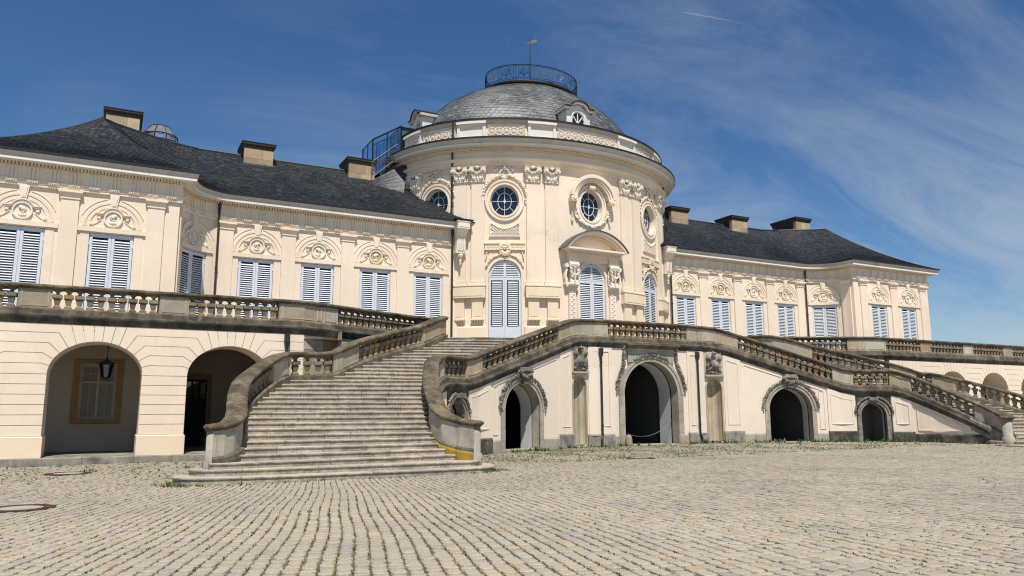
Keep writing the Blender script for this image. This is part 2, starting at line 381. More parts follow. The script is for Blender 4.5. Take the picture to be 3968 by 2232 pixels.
def granite():
    m = NB('granite_step', .8, .25)
    c = m.ramp(m.noise(1.2, 5, .6), [(.3, (.36, .31, .245)), (.5, (.46, .405, .325)), (.7, (.54, .48, .39))])
    v = m.ramp(m.rnd(), [(0, (.86, .86, .88)), (1, (1.1, 1.07, 1.02))]); c = m.mix(1.0, c, v, 'MULTIPLY')
    # lichen speckle on the vertical faces, where rain does not wash
    sx = m.n('ShaderNodeSeparateXYZ'); m.L(m.geo.outputs['Normal'], sx.inputs[0])
    side = m.math('SUBTRACT', 1.0, m.math('ABSOLUTE', sx.outputs[2]))
    s1 = m.ramp(m.noise(2.6, 9, .8), [(.42, (0, 0, 0)), (.62, (1, 1, 1))]); s2 = m.ramp(m.noise(26, 5, .75), [(.44, (0, 0, 0)), (.58, (1, 1, 1))])
    f = m.math('MULTIPLY', m.math('MULTIPLY', s1, s2), m.math('MULTIPLY', side, .88))
    c = m.mix(f, c, (.085, .074, .055))
    f2 = m.math('MULTIPLY', s1, m.math('MULTIPLY', side, .5)); c = m.mix(f2, c, (.16, .14, .11))
    c = m.mix(1.0, c, m.ramp(m.noise(90, 2), [(.3, (.82, .82, .82)), (.7, (1.12, 1.12, 1.12))]), 'MULTIPLY')
    m.col(c).bump(m.noise(60, 4), .3, .006); MAT['granite'] = m.m
granite()
def cobble():
    m = NB('cobble_granite', .72, .3)
    r = m.rnd()
    c = m.ramp(r, [(0, (.38, .365, .34)), (.3, (.45, .425, .385)), (.55, (.405, .39, .37)), (.72, (.47, .43, .365)), (.86, (.37, .36, .35)), (.95, (.45, .38, .30)), (1, (.34, .335, .33))])
    big = m.ramp(m.noise(.3, 6, .65), [(.35, (.90, .83, .72)), (.5, (1.03, .93, .78)), (.65, (1.08, .98, .83))]); c = m.mix(1.0, c, big, 'MULTIPLY')
    c = m.mix(1.0, c, m.ramp(m.noise(48, 5, .8), [(.3, (.58, .58, .57)), (.7, (1.28, 1.28, 1.27))]), 'MULTIPLY')
    m.col(c).bump(m.noise(38, 5, .7), .8, .012); MAT['cobble'] = m.m
cobble()
def soil():
    m = NB('joint_soil', 1, .05)
    c = m.ramp(m.noise(9, 5), [(.35, (.14, .115, .07)), (.65, (.24, .20, .13))])
    f = m.ramp(m.noise(1.3, 6, .7), [(.42, (0, 0, 0)), (.60, (1, 1, 1))]); c = m.mix(m.math('MULTIPLY', f, .8), c, (.075, .092, .024))
    m.col(c).bump(m.noise(30, 3), .6, .02); MAT['soil'] = m.m
soil()
def slate(key, stops, rough, spec, lightpatch=None):
    m = NB(key, rough, spec)
    c = m.ramp(m.rnd(), stops)
    if lightpatch:
        f = m.ramp(m.noise(.42, 4, .6, (1, 1, .5)), [(.50, (0, 0, 0)), (.66, (1, 1, 1))]); c = m.mix(m.math('MULTIPLY', f, lightpatch[1]), c, lightpatch[0])
    c = m.mix(1.0, c, m.ramp(m.noise(6, 5, .7), [(.3, (.75, .75, .77)), (.7, (1.2, 1.2, 1.18))]), 'MULTIPLY')
    m.col(c).bump(m.noise(16, 4), .3, .01); MAT[key] = m.m
slate('slate', [(0, (.026, .029, .035)), (.5, (.038, .042, .050)), (.85, (.050, .055, .063)), (1, (.085, .088, .090))], .48, .45, ((.105, .095, .078), .38))
slate('slate_dome', [(0, (.075, .076, .076)), (.5, (.110, .112, .110)), (.85, (.145, .147, .143)), (1, (.20, .20, .19))], .48, .4, ((.25, .25, .24), .5))
def simple(key, c, rough=.5, metal=0, spec=.5, var=.1, bump=0):
    m = NB(key, rough, spec); m.b.inputs['Metallic'].default_value = metal
    k = m.ramp(m.noise(3.5, 5, .6), [(.3, tuple(x*(1-var) for x in c)), (.7, tuple(min(1, x*(1+var)) for x in c))])
    m.col(k)
    if bump: m.bump(m.noise(40, 3), bump, .004)
    MAT[key] = m.m
simple('shutter_paint', (.63, .66, .705), .5, 0, .4, .04)
simple('slat_paint_sunlit', (.80, .82, .84), .5, 0, .4, .04)  # shutter paint made whiter: sun on the slats put into the colour
simple('arcade_frame_shade', (.40, .37, .31), .6, 0, .3, .1)  # window frame colour lowered to carry the shade of the arcade
simple('muntin_grey', (.55, .57, .59), .5, 0, .4, .05)
simple('frame_white', (.80, .79, .76), .5, 0, .4, .05)
simple('lead', (.10, .105, .11), .5, .3, .5, .25)
simple('lead_black', (.018, .018, .018), .45, .2, .5, .3)
simple('pipe_brown', (.060, .038, .028), .4, .2, .5, .25)
simple('pipe_green', (.028, .034, .030), .4, .2, .5, .25)
simple('iron', (.020, .021, .024), .45, .5, .5, .2)
simple('iron_light', (.11, .115, .12), .45, .3, .5, .2)
simple('copper_green', (.07, .10, .085), .6, .2, .5, .3)
simple('gilt', (.58, .42, .17), .6, .15, .4, .12)
simple('gilt_dull', (.16, .13, .08), .5, .4, .5, .2)
simple('rust', (.085, .035, .025), .8, .2, .3, .4, .4)
simple('curtain', (.30, .28, .235), .9, 0, .1, .05)
simple('interior_dark', (.03, .03, .032), .9, 0, .1, .1)
simple('white_cloud', (.85, .87, .9), 1, 0, 0, .02)
simple('brick_band', (.52, .20, .07), .9, 0, .2, .15)
def glass(key, tint, rough=.03, alpha=.0):
    m = NB(key, rough, .8); m.col(tint); MAT[key] = m.m
glass('glass_dark', (.012, .016, .024), .04)
def clear(key, tint=(.62, .74, .80, 1), gl_=.55, frost=0.0):
    mt = bpy.data.materials.new(key); mt.use_nodes = True; t = mt.node_tree; t.nodes.clear()
    o = t.nodes.new('ShaderNodeOutputMaterial'); tr = t.nodes.new('ShaderNodeBsdfTransparent'); tr.inputs[0].default_value = tint
    gl = t.nodes.new('ShaderNodeBsdfGlossy'); gl.inputs['Roughness'].default_value = .03; gl.inputs[0].default_value = (.8, .9, 1, 1)
    fr = t.nodes.new('ShaderNodeFresnel'); fr.inputs[0].default_value = 1.6
    nz = t.nodes.new('ShaderNodeTexNoise'); nz.inputs['Scale'].default_value = 3
    ad = t.nodes.new('ShaderNodeMath'); ad.operation = 'MULTIPLY_ADD'; ad.inputs[1].default_value = gl_
    t.links.new(nz.outputs[0], ad.inputs[0]); t.links.new(fr.outputs[0], ad.inputs[2])
    mx = t.nodes.new('ShaderNodeMixShader'); t.links.new(ad.outputs[0], mx.inputs[0]); t.links.new(tr.outputs[0], mx.inputs[1]); t.links.new(gl.outputs[0], mx.inputs[2]); dfz = t.nodes.new('ShaderNodeBsdfDiffuse'); dfz.inputs[0].default_value = (.7, .74, .78, 1); m3 = t.nodes.new('ShaderNodeMixShader'); m3.inputs[0].default_value = frost; t.links.new(mx.outputs[0], m3.inputs[1]); t.links.new(dfz.outputs[0], m3.inputs[2]); t.links.new(m3.outputs[0], o.inputs[0])
    MAT[key] = mt
clear('glass_clear', (.48, .62, .68, 1), .5)
clear('glass_lamp', (.7, .72, .70, 1), .12)
clear('glass_pale', (.85, .88, .9, 1), .3, .22)
simple('shutter_gloom', (.075, .078, .082), .9, 0, .1, .1)  # dark grey standing in for the gloom behind the slats
simple('glass_dusty', (.42, .46, .50), .25, 0, .6, .15)
def leafy(key, stops, trans=.25):
    m = NB(key, .6, .3); c = m.ramp(m.rnd(), stops); c = m.mix(.5, c, m.ramp(m.noise(.9, 3), [(.3, (.6, .6, .6)), (.7, (1.3, 1.3, 1.2))]), 'MULTIPLY'); m.col(c)
    MAT[key] = m.m
leafy('grass', [(0, (.045, .085, .018)), (.5, (.075, .13, .022)), (.85, (.11, .16, .03)), (1, (.17, .16, .06))])
leafy('leaf', [(0, (.022, .045, .012)), (.5, (.04, .075, .018)), (1, (.07, .11, .03))])
stone('bark', [(.3, (.05, .04, .03)), (.7, (.12, .10, .08))])
# ------------------------------------------------------------------ ground
def gz(x, y):
    x = min(max(x, -45), 45); y = min(max(y, -45), 5)
    return .039+.004*x+.0065*y
m = NB('far_cobbles', .8, .25)
vo = m.n('ShaderNodeTexVoronoi'); vo.inputs['Scale'].default_value = 4.5; m.L(m.pos, vo.inputs['Vector'])
cc = m.ramp(vo.outputs['Distance'], [(0, (.44, .42, .385)), (.55, (.42, .40, .365)), (.8, (.14, .13, .09))]); m.col(m.mix(.5, cc, m.ramp(m.noise(.5, 4), [(.3, (.8, .8, .8)), (.7, (1.1, 1.08, 1.0))]), 'MULTIPLY')); MAT['far_cobbles'] = m.m
mb = MB(); N = 48
xs = np.concatenate([[-4000, -900, -200, -90], np.linspace(-48, 48, N), [90, 200, 900, 4000]]); ys = np.concatenate([[-4000, -900, -200, -90], np.linspace(-48, 6, 28), [60, 200, 900, 4000]])
for j, y in enumerate(ys):
    for i, x in enumerate(xs): mb.v.append((float(x), float(y), gz(x, y)-.075))
W_ = len(xs)
for j in range(len(ys)-1):
    for i in range(W_-1): mb.f.append((j*W_+i, j*W_+i+1, (j+1)*W_+i+1, (j+1)*W_+i))
ground = obj('ground', mb, MAT['far_cobbles'], None, kind='structure')
def in_view(x, y, mx=.16, my=.12):
    v = Vector((x, y, gz(x, y)))-Vector(CAM); d = v.dot(Vector(fwd))
    if d < 1: return False
    a = v.dot(Vector(rx))/d*FPX/1984; b = v.dot(Vector(ux))/d*FPX/1116
    return abs(a) < 1+mx and b > -1-my
# plan outlines (right half, x>0)
KL = [(21.19, -14.8), (20.70, -14.34), (20.51, -13.88), (20.42, -13.42), (20.37, -12.96), (20.30, -12.50), (20.23, -12.04), (20.13, -11.58), (20.01, -11.12), (19.84, -10.66), (19.61, -10.20), (19.37, -9.74), (19.10, -9.28), (18.82, -8.82), (18.48, -8.36), (18.15, -7.90)]
KR = [(14.49, -14.2), (14.83, -13.9), (14.98, -13.6), (15.01, -13.3), (15.00, -13.0), (14.93, -12.7), (14.86, -12.4), (14.80, -12.1), (14.73, -11.8), (14.63, -11.5), (14.50, -11.2), (14.33, -10.9), (14.20, -10.6), (14.09, -10.3), (13.97, -10.0), (13.87, -9.7)]
UL = list(zip([16.36, 16.03, 15.57, 15.14, 14.66, 14.11, 13.60, 13.04, 12.44, 11.86, 11.20, 10.68, 10.26, 10.08], [-8.1+.357*i for i in range(14)]))
EP = [(0, -5.22, 6.08), (2.47, -5.22, 6.08), (2.9, -5.17, 6.08), (3.41, -5.04, 6.08), (3.9, -5.06, 6.07), (4.3, -5.15, 6.03), (4.68, -5.29, 5.94), (5.6, -5.69, 5.64), (10.3, -7.54, 4.07), (10.75, -7.76, 3.90), (11.22, -8.06, 3.81), (11.93, -8.58, 3.79), (12.63, -9.16, 3.78), (12.98, -9.5, 3.66), (13.26, -9.9, 3.46), (13.7, -10.9, 2.94), (14.05, -12.0, 2.36), (14.27, -13.0, 1.83), (14.22, -13.5, 1.58), (14.0, -13.85, 1.43), (13.7, -14.05, 1.36)]
E = Path(EP)
def blocked(x, y):
    X = abs(x)
    if y > -5.0: return True
    # front wall of the stair
    if X < 14.6 and y > np.interp(X, E.P[:13, 0], E.P[:13, 1])-.12 and X <= 12.7: return True
    if 12.6 < X < 22.6 and y > -15.75:
        if y > -14.0:
            inn = np.interp(-y, [9.1, 9.9, 10.9, 12.0, 13.0, 14.0], [12.6, 13.26, 13.7, 14.05, 14.27, 13.3])-.1
            out_ = np.interp(-y, [5.0, 7.6, 9.5, 11.5, 13.5, 14.0], [18.0, 18.7, 20.1, 20.8, 21.1, 22.1])
            return inn < X < out_
        cx = 17.6; return abs(X-cx)/4.75 < 1 and y > -15.05-.35*(1-((X-cx)/4.75)**2) 
    if X > 16.9 and y > -5.62: return True
    return False
C0 = (-11.7, 10.2); RREF = 35.0; WREF = .188
near = []; V = []; Fc = []
bed = MB()
def stone_geo(cx, cy, ax, ay, lw, ll, rot_j, fine):
    """one cobble: ax,ay = row direction (unit); lw across, ll along"""
    px_, py_ = ay, -ax; z = gz(cx, cy)+random.uniform(-.006, .006)+.010*sin(cx*1.7+1.3*sin(cy*.9))*sin(cy*1.25+.7*sin(cx*.8)); tz = random.uniform(-.03, .03); tw = random.uniform(-.03, .03)
    jr = lambda s: random.uniform(-s, s)
    hw, hl = lw/2, ll/2; vs = []; fs = []
    cor = [(-hw+jr(.012), -hl+jr(.014)), (hw+jr(.012), -hl+jr(.014)), (hw+jr(.012), hl+jr(.014)), (-hw+jr(.012), hl+jr(.014))]
    rings = [(1.0, -.05), (.985, -.010), (.86, 0.0)] if fine else [(1.0, -.03), (.92, 0.0)]
    pts = []
    for (a, b), (a2, b2) in zip(cor, cor[1:]+cor[:1]):
        pts.append((a*.82+a2*.18, b*.82+b2*.18)); pts.append((a*.18+a2*.82, b*.18+b2*.82))
    if not fine: pts = cor
    n = len(pts)
    for sc, dz in rings:
        for a, b in pts:
            a_, b_ = a*sc if sc == 1 or fine is False else a-(.02*(1 if a > 0 else -1) if sc < .9 else .004*(1 if a > 0 else -1)), b*sc if sc == 1 or fine is False else b-(.02*(1 if b > 0 else -1) if sc < .9 else .004*(1 if b > 0 else -1))
            vs.append((cx+px_*a_+ax*b_, cy+py_*a_+ay*b_, z+dz+tz*a_+tw*b_*.5))
    for k in range(len(rings)-1):
        fs += [(k*n+i, k*n+(i+1) % n, (k+1)*n+(i+1) % n, (k+1)*n+i) for i in range(n)]
    fs.append(tuple(range((len(rings)-1)*n, len(rings)*n)))
    return vs, fs
stones = []; tuft_spots = []
MANH = [(-25.22, -18.07, .62), (-24.74, -9.40, .62), (-6.34, -12.54, .55)]
nrow = int(2*pi*RREF/WREF*.5)
da = WREF/RREF
for k in range(int(radians(-75)/da), int(radians(60)/da)):
    th = k*da; b = 9.0+random.random()*.3
    pass
    while b < 48:
        ll = random.choice((random.uniform(.13, .2), random.uniform(.18, .27), random.uniform(.22, .32)))*(.82 if b < 30 else 1)
        bm = b+ll/2; a = th+.0016*sin(bm*.31+th*5)+.0008*sin(bm*1.1+th*14)
        x = C0[0]-sin(a)*bm; y = C0[1]-cos(a)*bm
        b += ll
        if not in_view(x, y) or blocked(x, y): continue
        if any(hypot(x-p, y-q) < r for p, q, r in MANH): continue
        w_ = WREF*bm/RREF
        stones.append((x, y, -sin(a), -cos(a), w_-.015*random.uniform(.3, 2.2), ll-.009*random.uniform(.4, 2.0)))
        dd = hypot(x-CAM[0], y-CAM[1])
        dens = .34 if dd < 15 else (.30 if dd < 22 else .22)
        if y > -13 and -13 < x < 15: dens = .75 if sin(x*.9)*sin(y*1.3+x*.3) > -.1 else .35
        if random.random() < dens: tuft_spots.append((x+cos(a)*w_/2*1.0, y-sin(a)*w_/2, dd))
stones.sort(key=lambda s: hypot(s[0]-CAM[0], s[1]-CAM[1]))
def vis(s):
    return in_view(s[0], s[1], -.01, -.01)
nbig = 0; rest = MB()
for s in stones:
    if nbig < 300 and vis(s):
        vs_, fs_ = stone_geo(*s, 0, True); mb = MB(); cx, cy = s[0], s[1]
        mb.add([(a-cx, b-cy, c) for a, b, c in vs_], fs_); o = obj('cobblestone', mb, MAT['cobble'], None); o.location = (cx, cy, 0); o.parent = ground; nbig += 1
    else:
        dd = hypot(s[0]-CAM[0], s[1]-CAM[1]); vs_, fs_ = stone_geo(*s, 0, dd < 15); rest.add(vs_, fs_)
obj('cobblestones', rest, MAT['cobble'], ground, kind='stuff')
for i in range(60):
    for j in range(46):
        x0 = -46+i*1.2; y0 = -46+j; 
        if in_view(x0+.6, y0+.5, .5, .5) and y0 < -4.6: bed.quad((x0, y0, gz(x0, y0)-.032), (x0+1.2, y0, gz(x0+1.2, y0)-.032), (x0+1.2, y0+1, gz(x0+1.2, y0+1)-.032), (x0, y0+1, gz(x0, y0+1)-.032))
obj('joint_bed', bed, MAT['soil'], ground)
for i, (x, y, r) in enumerate(MANH):
    z = gz(x, y)
    lab = ['round rusty manhole cover at the left edge of the courtyard', 'round rusty manhole cover before the left arcade', 'flat rusty manhole cover before the central passage'][i]
    t = thing('manhole_cover', lab, 'manhole cover', (x, y, z), 'manhole covers in the courtyard')
    mb = MB(); mb.lathe([(r*.99, -.05), (r*.99, .012), (r*.90, .016), (r*.66, .014), (r*.66, -.02)], 32, (x, y, z), caps=False); obj('ring', mb, MAT['rust'], t)
    mb = MB(); mb.lathe([(r*.65, -.05), (r*.65, .008), (r*.1, .012), (.01, .012)], 32, (x, y, z)); obj('lid', mb, MAT['stone_pale'], t)
# ------------------------------------------------------------------ palace wings
FL = 5.03                      # terrace level
HEADS = random.Random(3)
def bust(mb, uc, zc, M, s=1.0, flip=1):
    mb.blob((uc+.01*flip, .05, zc+.07*s), (.10*s, .05, .115*s), M, .06)
    mb.blob((uc+.085*flip*s, .05, zc+.05*s), (.045*s, .035, .035*s), M, .1)
    mb.blob((uc-.05*flip*s, .055, zc+.11*s), (.09*s, .045, .085*s), M, .18)
    mb.blob((uc+.055*flip*s, .045, zc-.01*s), (.05*s, .035, .04*s), M, .1)
    mb.blob((uc-.02*s, .04, zc-.06*s), (.065*s, .035, .08*s), M, .1)
    mb.blob((uc, .035, zc-.155*s), (.15*s, .035, .075*s), M, .15)
def slat_mesh(w):
    mb = MB(); c, s_ = cos(radians(38)), sin(radians(38)); h, t = .054, .008
    P = [(-h*c-t*s_, -h*s_+t*c), (h*c-t*s_, h*s_+t*c), (h*c+t*s_, h*s_-t*c), (-h*c+t*s_, -h*s_-t*c)]
    # section in (y,z): outer edge low, inner edge high
    vs = [(x, yy, zz_) for x in (-w/2, w/2) for yy, zz_ in P]
    mb.add(vs, [(0, 1, 2, 3), (7, 6, 5, 4)]+[(i, (i+1) % 4+0, 4+(i+1) % 4, 4+i) for i in range(4)])
    return mesh('slat', mb, MAT['slat_paint_sunlit'])
SLAT = slat_mesh(.55)
def slats_into(mb, M, u, d, w, zs):
    c, s_ = cos(radians(38)), sin(radians(38)); h, t = .054, .008
    P = [(h*c-t*s_, -h*s_+t*c), (-h*c-t*s_, h*s_+t*c), (-h*c+t*s_, h*s_-t*c), (h*c+t*s_, -h*s_-t*c)]
    for z in zs:
        vs = [M(u+x, d+yy, z+zz_) for x in (-w/2, w/2) for yy, zz_ in P]
        mb.add(vs, [(0, 1, 2, 3), (7, 6, 5, 4)]+[(i, (i+1) % 4, 4+(i+1) % 4, 4+i) for i in range(4)])
def shutter(parent, path, M, u, w, z0, z1, d, single, sgn, arch=None, zbot=None):
    """one shutter leaf of width w centred on u, from z0 to z1; slats single objects or joined"""
    mb = MB(); st = .115; a, b = u-w/2, u+w/2; zt = z1-.15; zb = zbot or z0+.5
    mb.box(a, a+st, d-.025, d+.025, z0, z1, M); mb.box(b-st, b, d-.025, d+.025, z0, z1, M)
    for q0, q1 in ((z0, zb), (zt, z1)): mb.box(a+st, b-st, d-.022, d+.022, q0, q1, M)
    mb.box(a+st*.4, b-st*.4, d+.022, d+.032, z0+.12, zb-.12, M)
    pass
    e = a if sgn < 0 else b
    for zh in (z0+.35, z1-.5): mb.box(e-.03, e+.03, d+.02, d+.045, zh, zh+.14, M)
    o = obj('shutter', mb, MAT['shutter_paint'], parent)
    n = int((zt-zb-.04)/.104); zs = [zb+.06+.104*i for i in range(n)]
    if single:
        th = path.ang(u)
        for z in zs:
            p = M(u, d, z); q = inst('slat', SLAT, None, p, th); q.parent = o
    else:
        sb = MB(); slats_into(sb, M, u, d, w-2*st, zs); obj('slats', sb, MAT['slat_paint_sunlit'], o, kind='stuff')
    bk = MB(); bk.box(a+.005, b-.005, d-.20, d-.19, z0, z1, M); obj('gloom_backing', bk, MAT['shutter_gloom'], o)  # dark sheet added behind the slats so the gaps read as gloom
    return o
R_ = 2.56; ARC = [(19.11+R_*sin(a), -.16+R_*cos(a)) for a in np.linspace(0, pi/2, 15)]
WP = Path([(6.9, 2.4)]+[tuple(p) for p in ARC]+[(21.67, -.3), (29.78, -.3), (29.78, 9.0)])
WM = WP.M()
uW = [8.93-6.9, 11.91-6.9, 14.92-6.9, 17.93-6.9, (19.11-6.9)+R_*pi/4]
uF0 = WP.S[16]          # start of pavilion front
uW += [uF0+24.21-21.67, uF0+27.46-21.67]
uP = [10.42-6.9, 13.42-6.9, 16.42-6.9, 19.38-6.9, uF0-.55, uF0+22.6-21.67, uF0+25.83-21.67, uF0+29.12-21.67]
uEnd = uF0+8.11
# separate planar/curved mapping for front and return so that ornaments never bend round the corner
PF = Path([(21.67, -.3), (29.78, -.3)]); PS = Path([(6.9, 2.4)]+[tuple(p) for p in ARC]+[(21.67, -.3)])
def fm(u): return (PF.M(), u-uF0, PF) if u >= uF0 else (PS.M(), u, PS)
def build_wing(wing, single_set):
    ops = [rect_op(u, .83, FL, 9.06) for u in uW]
    mb = MB()
    for P, a, b in ((PS, 0, uF0), (PF, 0, 8.11)):
        off = 0 if P is PS else uF0
        oo = [(o[0]-off, o[1]-off)+o[2:] for o in ops if (o[0] < uF0) == (P is PS)]
        us = list(np.linspace(a, b, 60)); wall_strips(mb, P.M(), us, FL-.02, 12.0, oo)
        for o in oo: reveal(mb, P.M(), o, 0, -.30)
    mb.box(29.78, 29.8, -.3, 12, FL, 12)
    mb.box(21.66, 29.79, 12, 12.05, FL, 12)
    wall = obj('wall', mb, MAT['stucco'], wing)
    # plinth
    for i, u0_ in enumerate(uP):
        M, u, P = fm(u0_); mb = MB(); hw = .335
        u = min(max(u, hw+.02), P.L-hw-.02)
        mb.box(u-hw, u+hw, -.05, .10, FL, 10.37, M, 2)
        mb.box(u-hw-.05, u+hw+.05, -.05, .14, FL, FL+.3, M, 2)
        o = obj('pilaster', mb, MAT['stucco'], wing)
        cb_ = MB(); q = .05
        cb_.box(u-hw-.03, u+hw+.03, .0, .135, 10.37, 10.42, M, 2)
        cb_.box(u-hw-.005, u+hw+.005, .0, .11, 10.42, 10.50, M, 2)
        cb_.tbox((u-hw-.02, u+hw+.02, 0, .12), (u-hw-.09, u+hw+.09, 0, .20), 10.50, 10.63, M)
        cb_.box(u-hw-.11, u+hw+.11, .0, .225, 10.63, 10.735, M, 2)
        obj('capital', cb_, MAT['stucco'], o)
    for i, u0_ in enumerate(uW):
        M, u, P = fm(u0_); hb = 1.17 if i < 4 else (1.12 if i == 4 else 1.28)
        mb = MB(); mb.box(u-hb, u+hb, -.04, .09, 9.10, 9.30, M, 6); obj('lintel', mb, MAT['stucco'], wing)
        mb = MB()
        for s in (-1, 1): mb.box(u+s*1.0-.16, u+s*1.0+.16, -.02, .025, FL, 9.07, M)
        obj('jamb_panel', mb, MAT['stucco'], wing)
        mb = MB(); zc = 9.33
        mb.ring(u, zc, .86, 1.02, -.02, .035, M, 22, 1, 0, pi); mb.ring(u, zc, 1.02, 1.12, -.02, .06, M, 22, 1, 0, pi)
        for a0, a1 in ((radians(22), radians(78)), (radians(102), radians(158))): mb.ring(u, zc, 1.22, 1.25, -.02, .03, M, 10, 1, a0, a1)
        obj('arch_moulding', mb, MAT['stucco'], wing)
        mb = MB(); mb.prism([(u-.11, 10.17), (u+.11, 10.17), (u+.185, 10.75), (u-.185, 10.75)], -.02, .11, M); mb.prism([(u-.07, 10.24), (u+.07, 10.24), (u+.12, 10.68), (u-.12, 10.68)], .1, .135, M); obj('keystone', mb, MAT['ornament'], wing)
        mb = MB(); zm = 9.70
        sh = [(u-.62, 9.86), (u-.44, 9.86)]+[(u+.42*cos(a), zm+.42*sin(a)) for a in np.linspace(radians(155), radians(25), 13)]+[(u+.44, 9.86), (u+.62, 9.86)]
        mb.ribbon(sh, .09, -.02, .085, M); mb.ribbon([(a, b+.04) for a, b in sh], .045, -.02, .115, M)
        for s in (-1, 1):
            mb.box(u+s*.53-.06, u+s*.53+.06, -.02, .06, 9.68, 9.82, M)
            mb.ribbon([(u+s*(.44+.30*t), 9.66-.22*t**.6+.02*sin(t*6)) for t in np.linspace(0, 1, 8)], .035, -.02, .035, M)
            mb.disc(u+s*.80, 9.43, .085, -.02, .06, M, 12); mb.disc(u+s*.80, 9.43, .045, .05, .095, M, 10)
        obj('hood_moulding', mb, MAT['stucco'], wing)
        gilt = i < 2
        mb = MB(); mb.ring(u, zm, .30, .36, -.02, .085, M, 24); mb.disc(u, zm, .31, -.02, .02, M, 24)
        med = obj('medallion', mb, MAT['ornament'], wing)
        if gilt:
            gb = MB(); gb.disc(u, zm, .285, .0, .028, M, 24); obj('ground_disc', gb, MAT['gilt'], med)
        bb = MB(); bust(bb, u, zm, M, 1.1, 1 if i % 2 else -1); obj('portrait', bb, MAT['ornament'], med, True)
        for s in (-1, 1): shutter(wing, P, M, u+s*.407, .805, FL+.05, 9.04, -.06, i in single_set, s)
    # entablature
    prof = [(.0, 10.73), (.10, 10.73), (.10, 10.82), (.125, 10.83), (.125, 10.93), (.165, 10.94), (.165, 10.985), (.07, 11.0), (.07, 11.50), (.10, 11.52), (.10, 11.545), (0, 11.545)]
    fr = WP.frames(0, WP.L)
    mb = MB(); mb.sweep(fr, prof, True); obj('architrave', mb, MAT['stucco'], wing)
    prof = [(.0, 11.66), (.24, 11.66), (.30, 11.685), (.53, 11.69), (.53, 11.655), (.58, 11.655), (.58, 11.77), (0, 11.77)]
    mb = MB(); mb.sweep(fr, prof, True); obj('cornice', mb, MAT['cornice_paint'], wing)
    prof = [(0, 11.772), (.56, 11.772), (.585, 11.80), (.60, 11.85), (.655, 11.92), (.67, 11.96), (0, 11.96)]
    mb = MB(); mb.sweep(fr, prof, True); obj('cornice_cyma', mb, MAT['cornice_weathered'], wing)
    mb = MB(); mb.sweep(fr, [(0, 11.962), (.67, 11.962), (.71, 11.97), (.71, 12.065), (.60, 12.07), (0, 12.07)], True); obj('gutter', mb, MAT['lead_black'], wing)
    mb = MB(); mb.sweep(fr, [(0, 11.55), (.075, 11.55), (.075, 11.66), (0, 11.66)], True)
    for P, L in ((PS, uF0), (PF, 8.11)):
        M = P.M(); n = int(L/.125)
        for k in range(n):
            a = L*k/n; mb.box(a, a+.068, .06, .21, 11.555, 11.655, M)
    obj('dentil_band', mb, MAT['stucco'], wing, kind='stuff')
    for P, L in ((PS, uF0), (PF, 8.11)):
        M = P.M(); n = int(round(L/.757))
        for k in range(n):
            a = L*(k+.5)/n; mb = MB()
            for q in (-.14, 0, .14): mb.box(a+q-.045, a+q+.045, .05, .10, 11.0, 11.47, M)
            mb.box(a-.20, a+.20, .05, .115, 11.47, 11.505, M); mb.box(a-.20, a+.20, .10, .175, 10.905, 10.935, M)
            for q in range(5): mb.tbox((a-.17+q*.085-.025, a-.17+q*.085+.025, .1, .17), (a-.17+q*.085-.015, a-.17+q*.085+.015, .1, .155), 10.86, 10.905, M)
            obj('triglyph', mb, MAT['stucco'], wing)
    # roof: lofts between eave and ridge
    eave = [(21.67-.68, -.98, 12.04), (21.0, -.16, 12.04)]+[(19.11+1.88*sin(a), -.16+1.88*cos(a), 12.04) for a in np.linspace(pi/2, 0, 9)[1:]]+[(16.5, 1.72, 12.04), (12.0, 1.72, 12.04), (6.2, 1.72, 12.04)]
    ridge = [(25.1, 4.5, 15.74), (24.4, 5.1, 15.72), (22.0, 6.4, 15.66), (20.5, 6.75, 15.62), (16.5, 6.8, 15.6), (12.0, 6.8, 15.6), (6.2, 6.8, 15.6)]
    te = [0, .05]+list(np.linspace(.05, .26, 9)[1:])+[.42, .68, 1.0]; tr = [0, .05, .16, .26, .42, .68, 1.0]
    def lerp(t, ts, pts): return [float(np.interp(t, ts, [p[k] for p in pts])) for k in range(3)]
    surfs = []
    def S1(t, f):
        a = lerp(t, te, eave); b = lerp(t, tr, ridge); k = np.interp(t, [0, .26, .42], [.42, .3, .14]); p = (1-k)*f+k*f*f
        g = f; return (a[0]+(b[0]-a[0])*g, a[1]+(b[1]-a[1])*g, a[2]+(b[2]-a[2])*p)
    A_ = (25.1, 4.5, 15.74)
    def S2(t, f):
        a = (21.0+(30.46-21.0)*(1-t), -.98, 12.04); p = .58*f+.42*f*f
        return (a[0]+(A_[0]-a[0])*f, a[1]+(A_[1]-a[1])*f, a[2]+(A_[2]-a[2])*p)
    def S3(t, f):
        a = (30.46, -.98+13.6*t, 12.04); b = (A_[0], A_[1]+3.2*t, A_[2]); p = .58*f+.42*f*f
        return (a[0]+(b[0]-a[0])*f, a[1]+(b[1]-a[1])*f, a[2]+(b[2]-a[2])*p)
    def S4(t, f):      # rear slope
        a = (30.46-24.3*t, 12.6, 12.04); b = (A_[0]-18.9*t, 7.7-.9*t, 15.7); p = .7*f+.3*f*f
        return (a[0]+(b[0]-a[0])*f, a[1]+(b[1]-a[1])*f, a[2]+(b[2]-a[2])*p)
    base = MB()
    for S, nt_, nf in ((S1, 60, 10), (S2, 14, 10), (S3, 14, 10), (S4, 20, 6)):
        o_ = len(base.v)
        for j in range(nf+1):
            for i in range(nt_+1): 
                p = S(i/nt_, j/nf); base.v.append((p[0], p[1], p[2]-.02))
        for j in range(nf):
            for i in range(nt_): base.f.append((o_+j*(nt_+1)+i, o_+j*(nt_+1)+i+1, o_+(j+1)*(nt_+1)+i+1, o_+(j+1)*(nt_+1)+i))
